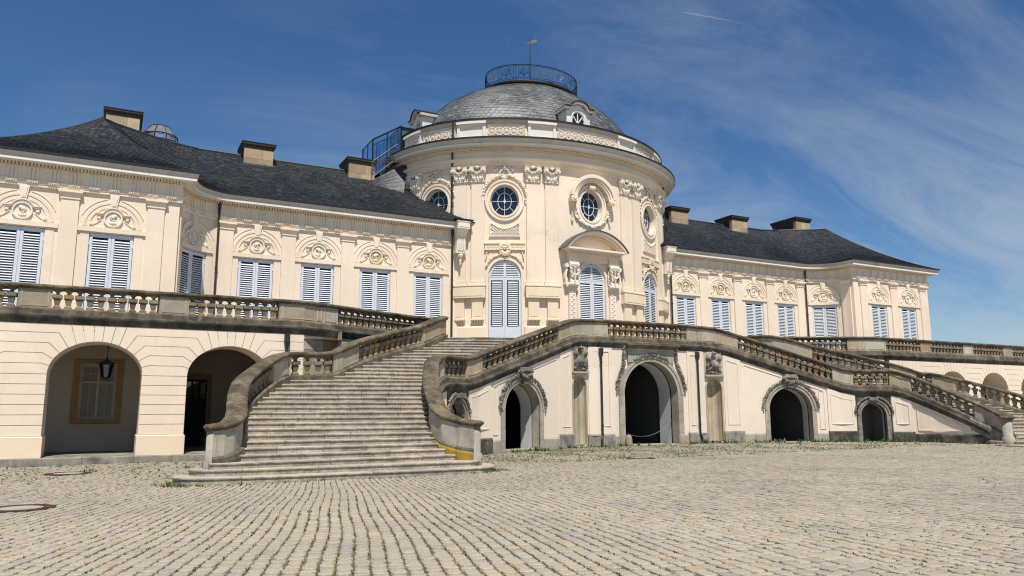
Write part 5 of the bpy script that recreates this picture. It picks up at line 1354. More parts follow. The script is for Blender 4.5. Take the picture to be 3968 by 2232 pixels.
# front wall with its arches
EM0 = E.M(); EM = lambda u, d, z: EM0(u, d-.06, z)
def ztop(u): return float(np.interp(u, E.S, E.P[:, 2]))-1.36
uAM = E.u_at(8.0, -6.63); uSM = E.u_at(11.93, -8.58); uNI = E.u_at(4.15, -5.12)
half_c = arch_op(0, 1.65, -.05, 2.45, 4.09, 20)
AMo = arch_op(uAM, 1.17, -.05, 1.70, 2.86, 20); SMo = arch_op(uSM, .62, -.05, 1.42, 2.04, 16); NIo = arch_op(uNI, .42, .12, 2.88, 3.30, 14)
cen = (0, 1.65, half_c[2], half_c[3], 0, 14)
mb = MB(); us = [u for u in np.linspace(0, uN+.3, 90)]
wall_strips(mb, EM, us, -.1, ztop, [cen, AMo, SMo, NIo])
half.append(obj('front_wall', mb, MAT['stucco_pale'], st))
# stone dressings and deep plastered reveals
def clos(o, d0, d1, mat, name):
    mb = MB(); reveal(mb, EM, o, d0, d1); half.append(obj(name, mb, MAT[mat], st))
clos(AMo, 0, -.42, 'stone_pale', 'arch_reveal'); clos(SMo, 0, -.35, 'stone_grey', 'arch_reveal')
for o, uc, hw, w_ in ((AMo, uAM, 1.17, 1.24), (SMo, uSM, .62, .68)):
    sp = 1.70 if o is AMo else 1.42; ap = 2.86 if o is AMo else 2.04
    inner = arch_op(uc, hw-.04, -.05, sp, ap-.04, 18); mb = MB(); reveal(mb, EM, inner, -.42, -1.05 if o is AMo else -.8); half.append(obj('passage_reveal', mb, MAT['passage_plaster'], st))
    if o is AMo:
        big = MB(); wall_strips(big, EM, list(np.linspace(uc-2.6, uc+2.6, 12)), -.05, 3.2, [inner], -1.05); half.append(obj('passage_wall', big, MAT['room_shade'], st))
mb = MB()
for u in (1.65,): mb.quad(EM(u, 0, -.05), EM(u, 0, 2.45), EM(u, -.45, 2.45), EM(u, -.45, -.05))
uu = [1.65*sin(pi/2*i/14) for i in range(15)]
for a, b in zip(uu[:-1], uu[1:]): mb.quad(EM(a, 0, half_c[3](a)), EM(b, 0, half_c[3](b)), EM(b, -.45, half_c[3](b)), EM(a, -.45, half_c[3](a)))
half.append(obj('arch_reveal', mb, MAT['stone_pale'], st))
mb = MB(); hc2 = lambda u: 2.45+1.60*sqrt(max(0, 1-(u/1.58)**2))
mb.quad(EM(1.58, -.45, -.05), EM(1.58, -.45, 2.45), EM(1.58, -1.32, 2.45), EM(1.58, -1.32, -.05)); uu = [1.58*sin(pi/2*i/14) for i in range(15)]
for a, b in zip(uu[:-1], uu[1:]): mb.quad(EM(a, -.45, hc2(a)), EM(b, -.45, hc2(b)), EM(b, -1.32, hc2(b)), EM(a, -1.32, hc2(a)))
dk = MB(); wall_strips(dk, EM, list(np.linspace(0, 3.5, 8)), -.05, 4.6, [(0, 1.58, lambda u: -.05, hc2, 0, 12)], -1.32); half.append(obj('passage_wall', dk, MAT['room_shade'], st))
half.append(obj('passage_reveal', mb, MAT['passage_plaster'], st))
# vaulted rooms behind, their shade put into a near-black wall colour
mb = MB()
for (x0, x1, y0, y1, zt) in ((0, 10.2, -5.2, 2.2, 4.55),):
    mb.quad((x0, y1, -.1), (x1, y1, -.1), (x1, y1, zt), (x0, y1, zt)); mb.quad((x1-.1, -7.2, -.1), (x1-.1, y1, -.1), (x1-.1, y1, 2.9), (x1-.1, -7.2, 2.9)); mb.quad((x1-.1, -5.5, 2.9), (x1-.1, y1, 2.9), (x1-.1, y1, zt), (x1-.1, -4.5, zt)); mb.quad((x0, -3.6, zt), (x1, -3.6, zt), (x1, y1, zt), (x0, y1, zt))
mb.box(1.95, 2.25, -3.0, 2.2, -.1, 4.5); mb.box(4.9, 5.3, -2.4, 2.2, -.1, 4.5); mb.box(7.3, 7.7, -2.0, 2.2, -.1, 4.5)
mb.quad((11.0, -7.6, -.1), (13.2, -7.6, -.1), (13.2, -7.6, 2.6), (11.0, -7.6, 2.6)); mb.quad((13.0, -9.2, -.1), (13.0, -7.6, -.1), (13.0, -7.6, 2.4), (13.0, -9.2, 2.4)); mb.quad((11.0, -7.7, -.1), (11.0, -7.5, -.1), (11.0, -7.5, 2.4), (11.0, -7.7, 2.4)); mb.add([(11.0, -7.5, 2.4), (13.0, -7.5, 2.4), (13.0, -9.2, 2.4), (11.1, -7.8, 2.4)], [(0, 1, 2, 3)])
half.append(obj('passage_room', mb, MAT['room_shade'], st))
mb = MB(); mb.quad((0, -5.3, .0), (13.3, -5.3, .0), (13.3, 2.2, .0), (0, 2.2, .0)); half.append(obj('passage_floor', mb, MAT['stone_dark'], st))
for q in ((uAM-1.17, uAM+1.17, -.6, .12, -.1, .06), (uSM-.6, uSM+.6, -.5, .08, -.1, .045), (0, 1.62, -.7, .35, -.1, .05)):
    mb = MB(); mb.box(*q, EM, 3); half.append(obj('threshold', mb, MAT['stone_pale'], st))
# archivolts, jambs
for uc, hw, sp, ap, mat, w_ in ((uAM, 1.17, 1.70, 2.86, 'stone_pale', .24), (uSM, .62, 1.42, 2.04, 'stone_grey', .20)):
    mb = MB(); mb.ring(uc, sp, hw, hw+w_*.6, -.03, .05, EM, 20, (ap-sp)/hw, 0, pi); mb.ring(uc, sp, hw+w_*.6, hw+w_, -.03, .09, EM, 20, (ap-sp+w_)/(hw+w_), 0, pi)
    half.append(obj('archivolt', mb, MAT[mat], st))
    for s in (-1, 1):
        z = -.05
        while z < sp-.05:
            h = min(random.uniform(.38, .62), sp-z); 
            if sp-z-h < .15: h = sp-z
            k = MB(); k.box(uc+s*(hw+w_/2)-w_/2, uc+s*(hw+w_/2)+w_/2, -.05, .05+random.uniform(0, .008), z+.005, z+h-.005, EM); half.append(obj('jamb_stone', k, MAT[mat], st)); z += h
    k = MB(); z0, z1 = (ap-.03, 3.62) if uc == uAM else (ap-.02, 2.42); t_ = .20 if uc == uAM else .13
    k.prism([(uc-t_*.7, z0), (uc+t_*.7, z0), (uc+t_*1.3, z1-.28 if uc == uAM else z1-.1), (uc-t_*1.3, z1-.28 if uc == uAM else z1-.1)], -.05, .22, EM); k.box(uc-t_*1.7, uc+t_*1.7, -.05, .30, z1-.25, z1-.08, EM)
    half.append(obj('keystone', k, MAT['stone_carved'], st))
    k = MB(); r = hw+w_+.12; rz = (ap-sp+w_+.12)/r
    for a0, a1, sd in ((radians(6), radians(76), 1), (radians(174), radians(104), 2)): garland(k, arc(uc, sp, r, a0, a1, 18, rz), .095 if uc == uAM else .07, EM, .07, sd)
    if uc == uAM: garland(k, [(uc-.36, z1-.22), (uc-.25, z1-.42), (uc, z1-.52), (uc+.25, z1-.42), (uc+.36, z1-.22)], .09, EM, .24, 7); garland(k, [(uc-.36, z1-.25), (uc-.40, z1-.55)], .07, EM, .1, 8); garland(k, [(uc+.36, z1-.25), (uc+.40, z1-.55)], .07, EM, .1, 9)
    half.append(obj('leaf_garland', k, MAT['stone_carved'], st))
mb = MB(); mb.box(uSM-.86, uSM-.62-.2, -.03, .02, -.05, 2.44, EM); mb.box(uSM+.82, uSM+.86, -.03, .02, -.05, 2.44, EM)
sp_ = lambda u: 2.44
wall_strips(mb, EM, list(np.linspace(uSM-.88, uSM+.88, 16)), -.05, 2.44, [(uSM-.82, uSM+.82, lambda u: -.05, lambda u: 1.42+.82*sqrt(max(0, 1-((u-uSM)/.82)**2)), 0, 12)], .015); half.append(obj('arch_spandrel', mb, MAT['stone_dark'], st))
# centre archivolt and tablet built once (not mirrored)
mb = MB(); mb.ring(0, 2.45, 1.65, 1.83, -.03, .06, EM2 := (lambda u, d, z: (u, -5.16-d, z)), 28, (4.09-2.45)/1.65, 0, pi); mb.ring(0, 2.45, 1.83, 1.97, -.03, .10, EM2, 28, (4.09-2.45+.3)/1.97, 0, pi); obj('archivolt', mb, MAT['stone_pale'], st)
for s in (-1, 1):
    z = -.05
    while z < 2.40:
        h = min(random.uniform(.4, .62), 2.45-z)
        if 2.45-z-h < .15: h = 2.45-z
        k = MB(); k.box(s*1.81-.16, s*1.81+.16, -.05, .07+random.uniform(0, .008), z+.005, z+h-.005, EM2); obj('jamb_stone', k, MAT['stone_pale'], st); z += h
mb = MB(); mb.prism([(-1.42, 4.72), (-1.42, 4.03), (-.95, 4.03), (-.55, 4.30), (0, 4.42), (.55, 4.30), (.95, 4.03), (1.42, 4.03), (1.42, 4.72)], -.03, .12, EM2); tab = obj('inscription_tablet', mb, MAT['stone_pale'], st)
mb = MB(); mb.box(-1.62, 1.62, -.2, .40, 4.86, 4.93, EM2); mb.tbox((-1.45, 1.45, -.2, .20), (-1.60, 1.60, -.2, .36), 4.73, 4.86, EM2); obj('tablet_cornice', mb, MAT['stone_base'], st)
mb = MB(); garland(mb, arc(0, 2.45, 1.98, radians(58), radians(122), 20), .085, EM2, .10, 31); obj('leaf_garland', mb, MAT['stone_carved'], st)
for s in (-1, 1): mb = MB(); garland(mb, [(s*1.62, 4.72), (s*1.62, 4.3), (s*1.66, 3.95), (s*1.92, 3.45), (s*2.08, 2.95), (s*2.10, 2.72)], .10, EM2, .07, 33); obj('leaf_garland', mb, MAT['stone_carved'], st)
# worn lettering of the tablet
def text(body, size, loc, rot, mat, parent, ext=.004):
    cu = bpy.data.curves.new('lettering', 'FONT'); cu.body = body; cu.size = size; cu.extrude = ext; cu.align_x = 'LEFT'
    o = bpy.data.objects.new('lettering', cu); C.objects.link(o); dg = bpy.context.evaluated_depsgraph_get(); me = bpy.data.meshes.new_from_object(o.evaluated_get(dg)); bpy.data.objects.remove(o)
    me.materials.clear(); me.materials.append(MAT[mat]); q = bpy.data.objects.new('lettering', me); q.location = loc; q.rotation_euler = rot; C.objects.link(q); q.parent = parent; return q
text('QUADRIENNIO', .135, (-1.26, -5.282, 4.34), (pi/2, 0, 0), 'stone_grey', tab); text('VICIT', .135, (.78, -5.282, 4.34), (pi/2, 0, 0), 'stone_grey', tab)
# niche with shelf and carved trophy
mb = MB(); n_ = 12; pts = [(uNI+.42*cos(a), -.42*sin(a)) for a in np.linspace(0, pi, n_+1)]
for (a, da_), (b, db_) in zip(pts[:-1], pts[1:]): mb.quad(EM(a, da_, .12), EM(b, db_, .12), EM(b, db_, 2.88), EM(a, da_, 2.88))
for j in range(6):
    p0, p1 = j*pi/12, (j+1)*pi/12
    for a0, a1 in zip(np.linspace(0, pi, n_+1)[:-1], np.linspace(0, pi, n_+1)[1:]):
        f = lambda p, a: EM(uNI+.42*cos(p)*cos(a), -.42*cos(p)*sin(a), 2.88+.42*sin(p)); mb.quad(f(p0, a0), f(p0, a1), f(p1, a1), f(p1, a0))
mb.add([EM(a, d_, .125) for a, d_ in pts], [tuple(range(n_+1))])
half.append(obj('niche', mb, MAT['stone_panel'], st))
mb = MB(); mb.ring(uNI, 2.88, .42, .50, -.02, .03, EM, 14, 1, 0, pi)
for s in (-1, 1): mb.box(uNI+s*.46-.04, uNI+s*.46+.04, -.02, .03, .1, 2.88, EM)
mb.box(uNI-.52, uNI+.52, -.02, .03, 3.40, 4.72, EM); mb.box(uNI-.55, uNI+.55, -.02, .16, 3.43, 3.52, EM); mb.box(uNI-.50, uNI+.50, -.02, .10, 3.36, 3.43, EM); half.append(obj('niche_surround', mb, MAT['stone_panel'], st))
mb = MB(); R_n = random.Random(5); c = uNI
mb.blob((c, .16, 4.05), (.26, .16, .30), EM, .06); mb.blob((c-.02, .2, 4.50), (.13, .13, .14), EM, .08); mb.blob((c+.02, .2, 4.62), (.17, .14, .07), EM, .2); mb.blob((c-.04, .18, 4.68), (.05, .05, .08), EM, .1)
mb.disc(c+.06, 4.0, .23, .1, .26, EM, 16); mb.disc(c+.06, 4.0, .15, .25, .30, EM, 14)
for s in (-1, 1):
    mb.tube([(c+s*.12, .12, 4.1), (c+s*.30, .14, 4.45), (c+s*.42, .12, 4.66)], [.05, .045, .02], 6, EM); mb.tube([(c+s*.1, .14, 3.95), (c+s*.28, .16, 3.8), (c+s*.44, .12, 3.62)], .06, 6, EM)
    mb.blob((c+s*.36, .14, 4.38), (.11, .08, .17), EM, .3); mb.blob((c+s*.34, .14, 3.95), (.12, .08, .22), EM, .3)
    for q in range(9): mb.blob((c+s*R_n.uniform(.05, .45), .15, R_n.uniform(3.56, 3.85)), (R_n.uniform(.05, .11), .08, R_n.uniform(.04, .08)), EM, .3)
half.append(obj('carved_trophy', mb, MAT['stone_carved'], st, True))
# stone plinth blocks
def plinth(a, b, zt, d, mat, nblk):
    cuts = np.linspace(a, b, nblk+1)
    for p, q in zip(cuts[:-1], cuts[1:]):
        k = MB(); k.box(p+.005, q-.005, -.05, d, -.15, zt-.07, EM, 2); k.tbox((p+.005, q-.005, -.05, d), (p+.005, q-.005, -.05, d-.045), zt-.07, zt, EM); half.append(obj('plinth_block', k, MAT[mat], st))
plinth(1.97, 2.28, .50, .05, 'stone_pale', 1); plinth(2.28, uNI-.46, .58, .13, 'stone_grey', 2); plinth(uNI+.46, uNI+1.55, .62, .13, 'stone_grey', 2); plinth(uNI+1.55, uAM-1.42, .50, .05, 'stone_pale', 2)
plinth(uAM+1.42, uC-.45, .50, .05, 'stone_pale', 2); plinth(uC-.45, uSM-.84, .58, .13, 'stone_dark', 2); plinth(uSM+.84, uF+1.0, .55, .12, 'stone_dark', 2); plinth(uF+1.0, uN+.1, .45, .06, 'stone_dark', 3)
# wall pilaster strips and sunk panels
def panel(a, b, z0, zt_off, w_=.035, d=.03):
    n = max(2, int((b-a)/.35)); f = lambda u: ztop(u)-zt_off
    pts = [(a, z0), (b, z0)]+[(u, f(u)) for u in np.linspace(b, a, n+1)]
    mb = MB(); mb.ribbon(pts, w_, -.02, d, EM, True); half.append(obj('wall_panel', mb, MAT['stucco_pale'], st))
def strip(a, b, z0=.5, d=.05):
    n = 3; mb = MB(); wall_strips(mb, lambda u, dd, z: EM(u, dd+d, z), list(np.linspace(a, b, n)), z0, ztop, [])
    for u in (a, b): mb.quad(EM(u, 0, z0), EM(u, d, z0), EM(u, d, ztop(u)), EM(u, 0, ztop(u)))
    half.append(obj('pilaster_strip', mb, MAT['stucco_pale'], st))
strip(2.33, uNI-.56); strip(uNI+.56, uNI+1.5); strip(uC-.42, uSM-.88); strip(uSM+.9, uF+.95)
panel(2.52, uNI-.72, .95, .22, d=.075); panel(uNI+.72, uNI+1.33, .95, .25, d=.075); panel(uC-.25, uSM-1.06, .95, .28, d=.075); panel(uSM+1.08, uF+.78, .95, .3, d=.075)
panel(uF+1.15, uN-1.0, .62, .2, .03); panel(uAM+1.6, uC-.6, .7, .25, .028)
mb = MB(); f = lambda u: ztop(u)-.2
mb.ribbon([(u, f(u)) for u in np.linspace(uNI+1.7, uAM-.45, 10)], .03, -.02, .03, EM); mb.ribbon([(u, f(u)) for u in np.linspace(uAM+.45, uC-.6, 8)], .03, -.02, .03, EM); half.append(obj('wall_panel', mb, MAT['stucco_pale'], st))
# rain pipe between centre arch and niche
a = EM(2.98, .16, 0); mb = MB(); mb.tube([(a[0], a[1], 4.35), (a[0], a[1], .45)], .05, 8); mb.tube([(a[0], a[1], .5), (a[0]+.06, a[1]-.04, .35), (a[0]+.07, a[1]-.05, .02)], .055, 8); mb.box(a[0]-.085, a[0]+.085, a[1]-.08, a[1]+.08, 4.4, 4.66); mb.tbox((a[0]-.05, a[0]+.05, a[1]-.05, a[1]+.05), (a[0]-.085, a[0]+.085, a[1]-.08, a[1]+.08), 4.25, 4.4)
for z in (.95, 3.95): mb.tube([(a[0], a[1], z), (a[0], a[1], z+.07)], .065, 8)
half.append(obj('rain_pipe', mb, MAT['pipe_green'], st))
for o in half:
    c_ = mirror_part(o, st)
    if o.name.startswith('parapet_plinth') and o.data.materials[0] == MAT['stone_grey']:
        c_.material_slots[0].link = 'OBJECT'; c_.material_slots[0].material = MAT['stone_moss']; c_['label'] = 'ochre lichen covered foot of the left newel'
# ------------------------------------------------------------------ loose things
# guard stones and chain at the central passage
for s, lab in ((-1, 'stubby guard stone at the left foot of the central arch'), (1, 'stubby guard stone at the right foot of the central arch')):
    mb = MB(); x = s*1.62; y = -5.42
    mb.lathe([(.19, -.1), (.19, .1), (.16, .35), (.14, .46), (.10, .52), (.02, .54)], 14, (x, y, 0)); tag(obj('guard_stone', mb, MAT['stone_panel'], None, True), lab, 'guard stone', 'guard stones of the central arch')
mb = MB(); A0 = Vector((-1.56, -4.75, .72)); B0 = Vector((1.56, -4.75, 1.12)); n = 46
for i in range(n):
    t = (i+.5)/n; p = A0.lerp(B0, t); p.z -= .62*4*t*(1-t)*.78; tn = (B0-A0).normalized(); tn.z += -.62*.78*4*(1-2*t)/3.1; tn.normalize()
    up = Vector((0, 0, 1)) if i % 2 else Vector((0, 1, 0)); a = tn.cross(up).normalized(); b = a.cross(tn)
    mb.tube([tuple(p+tn*(.042*cos(q))+b*(.018*sin(q))) for q in np.linspace(0, 2*pi, 9)], .0075, 4)
mb.tube([(1.50, -4.75, 1.10), (1.60, -4.75, 1.12)], .03, 6); mb.tube([(-1.50, -4.75, .72), (-1.60, -4.75, .72)], .03, 6)
tag(obj('barrier_chain', mb, MAT['iron_light'], None), 'sagging iron barrier chain across the central passage', 'chain')
# lanterns
def lantern(x, y, ztop_, zbot, lab):
    Q = .86
    t = thing('lantern', lab, 'lantern', (x, y, zbot), 'lanterns hanging in the arcades')
    mb = MB(); mb.tube([(x, y, ztop_), (x+.01, y, (ztop_+zbot+.75)/2), (x, y, zbot+.68)], .018, 6); obj('hanging_rod', mb, MAT['iron'], t)
    mb = MB(); z = zbot
    mb.lathe([(.27, z+.50), (.21, z+.56), (.11, z+.62), (.05, z+.66), (.06, z+.70), (.02, z+.74)], 6, (x, y, 0)); mb.lathe([(.05, z-.06), (.14, z), (.15, z+.03), (.13, z+.03)], 6, (x, y, 0))
    for k in range(6):
        a = k*pi/3; mb.tube([(x+.14*cos(a), y+.14*sin(a), z+.02), (x+.235*cos(a), y+.235*sin(a), z+.51)], .014, 4); mb.blob((x+.255*cos(a), y+.255*sin(a), z+.53), .022)
    mb.lathe([(.235, z+.46), (.25, z+.50)], 6, (x, y, 0), caps=False); obj('lamp_frame', mb, MAT['iron'], t)
    g = MB(); g.lathe([(.13, z+.03), (.225, z+.48)], 6, (x, y, 0), caps=False); obj('lamp_glass', g, MAT['glass_lamp'], t)
lantern(-24.0, -4.0, 4.35, 2.92, 'black hanging lantern in the arch at the far left')
lantern(28.3, -4.2, 4.35, 2.78, 'black hanging lantern in the third arch of the right arcade'); lantern(23.9, -4.2, 4.35, 2.78, 'black hanging lantern in the second arch of the right arcade')
# weather vane
wv = thing('weather_vane', 'gilded weather vane on a thin pole above the dome', 'weather vane', (-.1, 6.7, 22.6))
mb = MB(); mb.tube([(-.12, 6.7, 22.6), (-.11, 6.7, 25.0), (-.09, 6.7, 26.95)], [.045, .03, .018], 6); obj('pole', mb, MAT['iron'], wv)
mb = MB(); G = lambda u, d, z: (-.09+u*.72, 6.7+d-u*.34, 26.5+z*.8)
mb.prism([(-.42, -.16), (-.2, -.05), (.0, .05), (.02, .16), (.16, .22), (.30, .20), (.42, .30), (.54, .24), (.56, .12), (.44, .06), (.30, -.02), (.12, -.06)], -.015, .015, G, True); obj('banner', mb, MAT['gilt_dull'], wv)
mb = MB(); mb.tube([G(-.55, 0, -.19), G(-.2, 0, -.06)], .012, 5); mb.blob(G(-.58, 0, -.20), .04); obj('counterweight', mb, MAT['gilt_dull'], wv)
# glazed stair enclosure on the left wing roof
ge = thing('glazed_stair_enclosure', 'slanting glass stair enclosure on the roof left of the dome', 'enclosure', (-10.3, 7.2, 15.6))
yf, yr = 6.2, 8.2
tl = np.array((-11.07, 6.20, 17.59)); tr = np.array((-9.32, 6.20, 18.72)); bl_ = np.array((-10.96, 6.20, 15.23)); br = np.array((-9.27, 6.20, 16.56))
x0, x1 = tl[0], tr[0]; zt0, zt1 = tl[2], tr[2]; zb0, zb1 = bl_[2], br[2]
fm_ = MB()
def bar(a, b, r=.045): fm_.tube([a, b], r, 4)
for y in (yf, yr):
    bar((x0, y, zb0), (x0, y, zt0)); bar((x1, y, zb1-.4), (x1, y, zt1)); bar((x0, y, zt0), (x1, y, zt1), .05); bar((x0, y, zb0), (x1, y, zb1), .04)
    for k in (1/2,): bar((x0+(x1-x0)*k, y, zb0+(zb1-zb0)*k), (x0+(x1-x0)*k, y, zt0+(zt1-zt0)*k), .035)
bar((x0, yf, zt0), (x0, yr, zt0)); bar((x0, yf, zb0), (x0, yr, zb0)); bar((x1, yf, zt1), (x1, yr, zt1)); bar((x0, (yf+yr)/2, zb0), (x0, (yf+yr)/2, zt0), .03)
for k in np.linspace(.25, .75, 2): bar((x0+(x1-x0)*k, yf+.02, zb0+(zb1-zb0)*k), (x0+(x1-x0)*k, yf+.02, zt0+(zt1-zt0)*k-.5), .025)
obj('frame', fm_, MAT['iron'], ge)
for k in range(4):
    a, b = k/4, (k+1)/4; mb = MB(); X = lambda q: x0+(x1-x0)*q
    mb.add([(X(a), yf, zb0+(zb1-zb0)*a), (X(b), yf, zb0+(zb1-zb0)*b), (X(b), yf, zt0+(zt1-zt0)*b), (X(a), yf, zt0+(zt1-zt0)*a)], [(0, 1, 2, 3)]); obj('glass_pane', mb, MAT['glass_clear'], ge)
mb = MB(); mb.quad((x0, yf, zb0), (x0, yr, zb0), (x0, yr, zt0), (x0, yf, zt0)); obj('glass_pane', mb, MAT['glass_clear'], ge)
mb = MB(); mb.quad((x0, yr, zb0), (x1, yr, zb1), (x1, yr, zt1), (x0, yr, zt0)); obj('glass_pane', mb, MAT['glass_clear'], ge)
mb = MB(); mb.box(x1, x1+1.5, yf+.2, yr, zt1-.75, zt1); mb.box(x1-.05, x1+1.6, yf+.1, yr+.1, zt1, zt1+.06); obj('roof_hood', mb, MAT['copper_green'], ge)
mb = MB(); mb.box(x1-.02, x1+.25, yf+.1, yr, zb1-1.0, zt1-.7); obj('post_casing', mb, MAT['iron'], ge)
# wrought iron guard in front of it
ig = MB(); yg = yf-.35
b0 = np.array((-11.19, 5.85, 15.10)); b1 = np.array((-9.58, 5.85, 16.65)); t0_ = np.array((-11.19, 5.85, 16.07)); t1_ = np.array((-9.67, 5.85, 17.40))
for z0_, z1_, r in ((t0_, t1_, .028), (b0, b1, .024)): ig.tube([tuple(z0_), tuple(z1_)], r, 5)
ig.tube([tuple(t0_), tuple(b0)], .028, 5); ig.tube([tuple(t1_), tuple(t1_+(b1-t1_))], .028, 5); ig.tube([tuple(t1_), tuple(t1_+np.array((.12, 0, .02))), tuple(t1_+np.array((.16, 0, -.15)))], .022, 5)
Rg = random.Random(9)
for k in range(16):
    u = (k+.5)/16; c = t0_*(1-u)+t1_*u; d_ = (b0*(1-u)+b1*u)-c; m_ = c+d_*Rg.uniform(.3, .7); r = Rg.uniform(.12, .24)
    ig.tube([tuple(m_+np.array((r*(1-a/9)*cos(a), Rg.uniform(-.01, .01), r*(1-a/9)*sin(a)))) for a in np.linspace(0, 7, 14)], .014, 4); ig.blob(tuple(m_), .04)
tag(obj('roof_guard_railing', ig, MAT['iron_light'], None), 'scrolled wrought iron guard railing beside the glass enclosure', 'railing')
ra0 = np.array((-11.21, 5.90, 14.95)); ra1 = np.array((-9.87, 5.90, 16.09)); rb0 = np.array((-11.37, 5.30, 14.23)); rb1 = np.array((-9.96, 4.60, 14.08)); ra1 = ra1+np.array((.9, 0, .35)); rb1 = rb1+np.array((.4, .3, 0))
mb = MB(); mb.add([tuple(ra0), tuple(ra1), tuple(rb1), tuple(rb0), (ra0[0], yr+.4, ra0[2]), (ra1[0], yr+.4, ra1[2]), (ra0[0], yr+.4, 14.2)], [(0, 1, 2, 3), (0, 4, 5, 1), (0, 3, 6, 4)])
rmp = tag(obj('slate_ramp', mb, MAT['lead_black'], None), 'steep slate covered ramp between left wing roof and drum', 'roof')
nr = np.cross(ra1-ra0, rb0-ra0); nr /= np.linalg.norm(nr); nr = nr if nr[1] < 0 else -nr
for j in range(7):
    for i in range(9):
        f = lambda a, b: (ra0*(1-a)+ra1*a)*(1-b)+(rb0*(1-a)+rb1*a)*b
        a0, a1 = max(0, (i-.5*(j % 2)+.02)/8.5), min(1, (i+.98-.5*(j % 2))/8.5); b0, b1 = j/7, min(1, (j+1.25)/7)
        if a1-a0 < .02: continue
        k = MB(); k.add([tuple(f(a0, b0)+nr*.004), tuple(f(a1, b0)+nr*.004), tuple(f(a1, b1)+nr*.024), tuple(f(a0, b1)+nr*.024), tuple(f(a0, b1)), tuple(f(a1, b1))], [(0, 1, 2, 3), (3, 2, 5, 4)]); obj('slate', k, MAT['slate'], rmp)
# skylight on the left wing
sk = thing('glass_skylight', 'small domed glass skylight behind the large left chimney', 'skylight', (-22.4, 8.6, 15.4))
pc = np.array((-22.38, 8.60, 16.29)); cx, cz = pc[0], pc[2]; fr_ = MB(); r = .92
for k in range(10):
    a = 2*pi*k/10; fr_.tube([(cx+r*cos(a), 8.6+r*sin(a), cz-.3), (cx+r*cos(a), 8.6+r*sin(a), cz+.32), (cx+.55*r*cos(a), 8.6+.55*r*sin(a), cz+.85), (cx+.15*cos(a), 8.6+.15*sin(a), cz+1.0)], .028, 4)
for rr, z in ((r, cz+.32), (.55*r, cz+.85), (r, cz-.02)): fr_.tube([(cx+rr*cos(a), 8.6+rr*sin(a), z) for a in np.linspace(0, 2*pi, 21)], .025, 4)
obj('frame', fr_, MAT['rust'], sk)
for k in range(10):
    a0, a1 = 2*pi*k/10, 2*pi*(k+1)/10; g = MB(); pf = [(r, cz-.02), (r, cz+.32), (.55*r, cz+.85), (.15, cz+1.0)]
    for (ra_, za_), (rb_, zb_2) in zip(pf[:-1], pf[1:]): g.quad((cx+ra_*cos(a0), 8.6+ra_*sin(a0), za_), (cx+ra_*cos(a1), 8.6+ra_*sin(a1), za_), (cx+rb_*cos(a1), 8.6+rb_*sin(a1), zb_2), (cx+rb_*cos(a0), 8.6+rb_*sin(a0), zb_2))
    obj('glass_pane', g, MAT['glass_pale'], sk)
mb = MB(); mb.lathe([(r*1.05, cz-1.2), (r*1.05, cz)], 20, (cx, 8.6, 0)); obj('upstand', mb, MAT['lead_black'], sk)
# contrail high in the sky
mt = bpy.data.materials.new('contrail_vapour'); mt.use_nodes = True; t_ = mt.node_tree; t_.nodes.clear()
oo = t_.nodes.new('ShaderNodeOutputMaterial'); df = t_.nodes.new('ShaderNodeBsdfDiffuse'); df.inputs[0].default_value = (.85, .87, .9, 1); tp = t_.nodes.new('ShaderNodeBsdfTransparent'); mxs = t_.nodes.new('ShaderNodeMixShader')
at_ = t_.nodes.new('ShaderNodeAttribute'); at_.attribute_name = 'fade'; t_.links.new(at_.outputs['Fac'], mxs.inputs[0]); t_.links.new(tp.outputs[0], mxs.inputs[1]); t_.links.new(df.outputs[0], mxs.inputs[2]); t_.links.new(mxs.outputs[0], oo.inputs[0])
a = np.array((3755.8, 4276.4, 3100.)); b = np.array((4229.3, 4046.0, 3004.2)); mb = MB(); n = 18
mb.tube([tuple(a*(1-k/n)+b*k/n) for k in range(n+1)], [1.2+5.5*(k/n)**.5 for k in range(n+1)], 8)
ct = obj('contrail', mb, mt, None); tag(ct, 'short white contrail high in the blue sky', 'contrail')
fa = ct.data.attributes.new('fade', 'FLOAT', 'POINT'); fa.data.foreach_set('value', [max(0, .26*(1-(i//8)/n)**1.2)*(0.9+.2*random.random()) for i in range(len(ct.data.vertices))])
# ------------------------------------------------------------------ weeds
def tuft(mb, x, y, z, h, n, sp, R):
    for k in range(n):
        a = R.uniform(0, 2*pi); r = R.uniform(0, sp); bx, by = x+r*cos(a), y+r*sin(a); hh = h*R.uniform(.5, 1.1); le = R.uniform(.2, .8)*hh; w_ = hh*R.uniform(.10, .2)+.004
        da, db = cos(a+R.uniform(-1, 1)), sin(a+R.uniform(-1, 1)); ox, oy = -db*w_, da*w_
        mb.add([(bx-ox, by-oy, z), (bx+ox, by+oy, z), (bx+da*le*.6+ox*.6, by+db*le*.6+oy*.6, z+hh*.7), (bx+da*le, by+db*le, z+hh)], [(0, 1, 2, 3)])
Rw = random.Random(21); gm = MB()
for x, y, dd in tuft_spots: tuft(gm, x, y, gz(x, y)-.02, Rw.uniform(.02, .045)*(1.7 if y > -13 else 1), 7, .045, Rw)
tag(obj('joint_grass', gm, MAT['grass'], None, kind='stuff'), 'sparse green grass growing in the cobble joints', 'grass')
wm_ = MB()
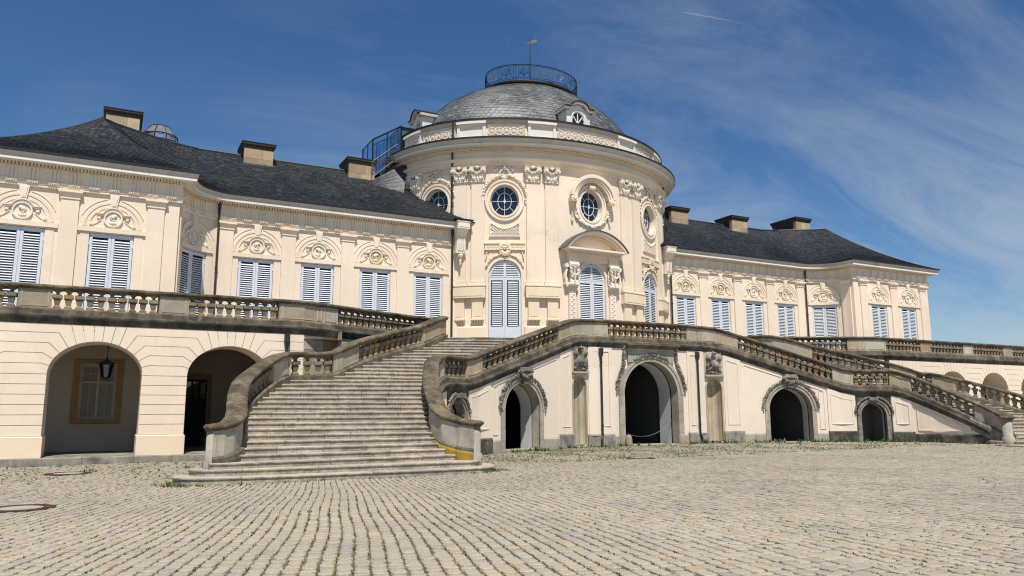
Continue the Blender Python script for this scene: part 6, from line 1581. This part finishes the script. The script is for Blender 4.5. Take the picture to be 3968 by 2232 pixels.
for s in (-1, 1):
    u = .5
    while u < uN+.5:
        p = EM0(u, .10+Rw.uniform(0, .2), 0); x, y = s*p[0], p[1]
        far = (s > 0 and u > 2.0)
        cl = .5+.5*sin(u*1.9+s)+.3*sin(u*5.1)
        if Rw.random() < (1.0 if far else .6)*max(.35, cl): tuft(wm_, x, y, gz(x, y)-.03, Rw.uniform(.09, .26), 9, .10, Rw)
        u += .10
    for k in (1,):
        c = CK[1]
        for i in range(len(c)-1):
            for q in range(5):
                p = c[i]*(1-q/5)+c[i+1]*q/5; x, y = s*p[0], p[1]-.06-Rw.uniform(0, .1)
                if s < 0 and Rw.random() < .6: tuft(wm_, x, y, gz(x, y)-.03, Rw.uniform(.04, .12), 8, .09, Rw)
                elif s > 0 and Rw.random() < .4: tuft(wm_, x, y, gz(x, y)-.03, Rw.uniform(.04, .14), 7, .09, Rw)
for (x, y, h, n) in ((-22.4, -14.9, .15, 30), (-22.1, -15.2, .14, 24), (-13.3, -13.3, .16, 24), (-24.2, -9.0, .14, 18), (-21.5, -8.8, .12, 26), (-21.0, -9.3, .10, 18), (-12.1, -8.9, .2, 30), (-11.6, -8.5, .2, 30)): tuft(wm_, x, y, gz(x, y)-.03, h, n, .35, Rw)
tag(obj('wall_foot_weeds', wm_, MAT['grass'], None, kind='stuff'), 'green weeds along the foot of steps and walls', 'weeds')
# ------------------------------------------------------------------ trees beyond the right arcade
def tree(x, y, h, rad, lab, seed):
    R = random.Random(seed); t = thing('tree', lab, 'tree', (x, y, 0), 'trees beyond the right arcade')
    mb = MB(); mb.tube([(x, y, -.2), (x+.1, y, h*.25), (x-.1, y+.1, h*.55), (x, y, h*.85)], [.28, .22, .14, .05], 8)
    for k in range(9):
        a = R.uniform(0, 2*pi); z = h*R.uniform(.25, .7); l = rad*R.uniform(.5, .9); mb.tube([(x, y, z), (x+l*.5*cos(a), y+l*.5*sin(a), z+l*.3), (x+l*cos(a), y+l*sin(a), z+l*.5)], [.09, .06, .02], 5)
    obj('trunk', mb, MAT['bark'], t)
    mb = MB(); cl = [(R.uniform(-1, 1), R.uniform(-1, 1), R.uniform(-1, 1)) for _ in range(60)]
    cl = [c for c in cl if c[0]**2+c[1]**2+c[2]**2 < 1][:26]
    for c in cl:
        cx_, cy_, cz_ = x+c[0]*rad, y+c[1]*rad, h*.60+c[2]*h*.42; cr = rad*R.uniform(.28, .42)
        for q in range(150):
            v = np.array([R.gauss(0, 1) for _ in range(3)]); v /= np.linalg.norm(v); v *= cr*R.uniform(.55, 1.05); p = np.array((cx_, cy_, max(.3, cz_))) + v
            a = np.array([R.gauss(0, 1) for _ in range(3)]); a /= np.linalg.norm(a); b_ = np.cross(a, [R.gauss(0, 1) for _ in range(3)]); b_ /= np.linalg.norm(b_); s = R.uniform(.09, .16)
            mb.add([tuple(p-a*s), tuple(p+b_*s*.6), tuple(p+a*s), tuple(p-b_*s*.6)], [(0, 1, 2, 3)])
    obj('crown', mb, MAT['leaf'], t)
tree(34.5, 3.5, 5.2, 2.3, 'dark leafy tree seen through the third right arch', 1); tree(38.5, 1.5, 5.4, 2.6, 'dark leafy tree seen through the arch at the right edge', 2); tree(62.0, 14.4, 8.1, 3.0, 'distant tree top peeping over the right terrace rail', 3)
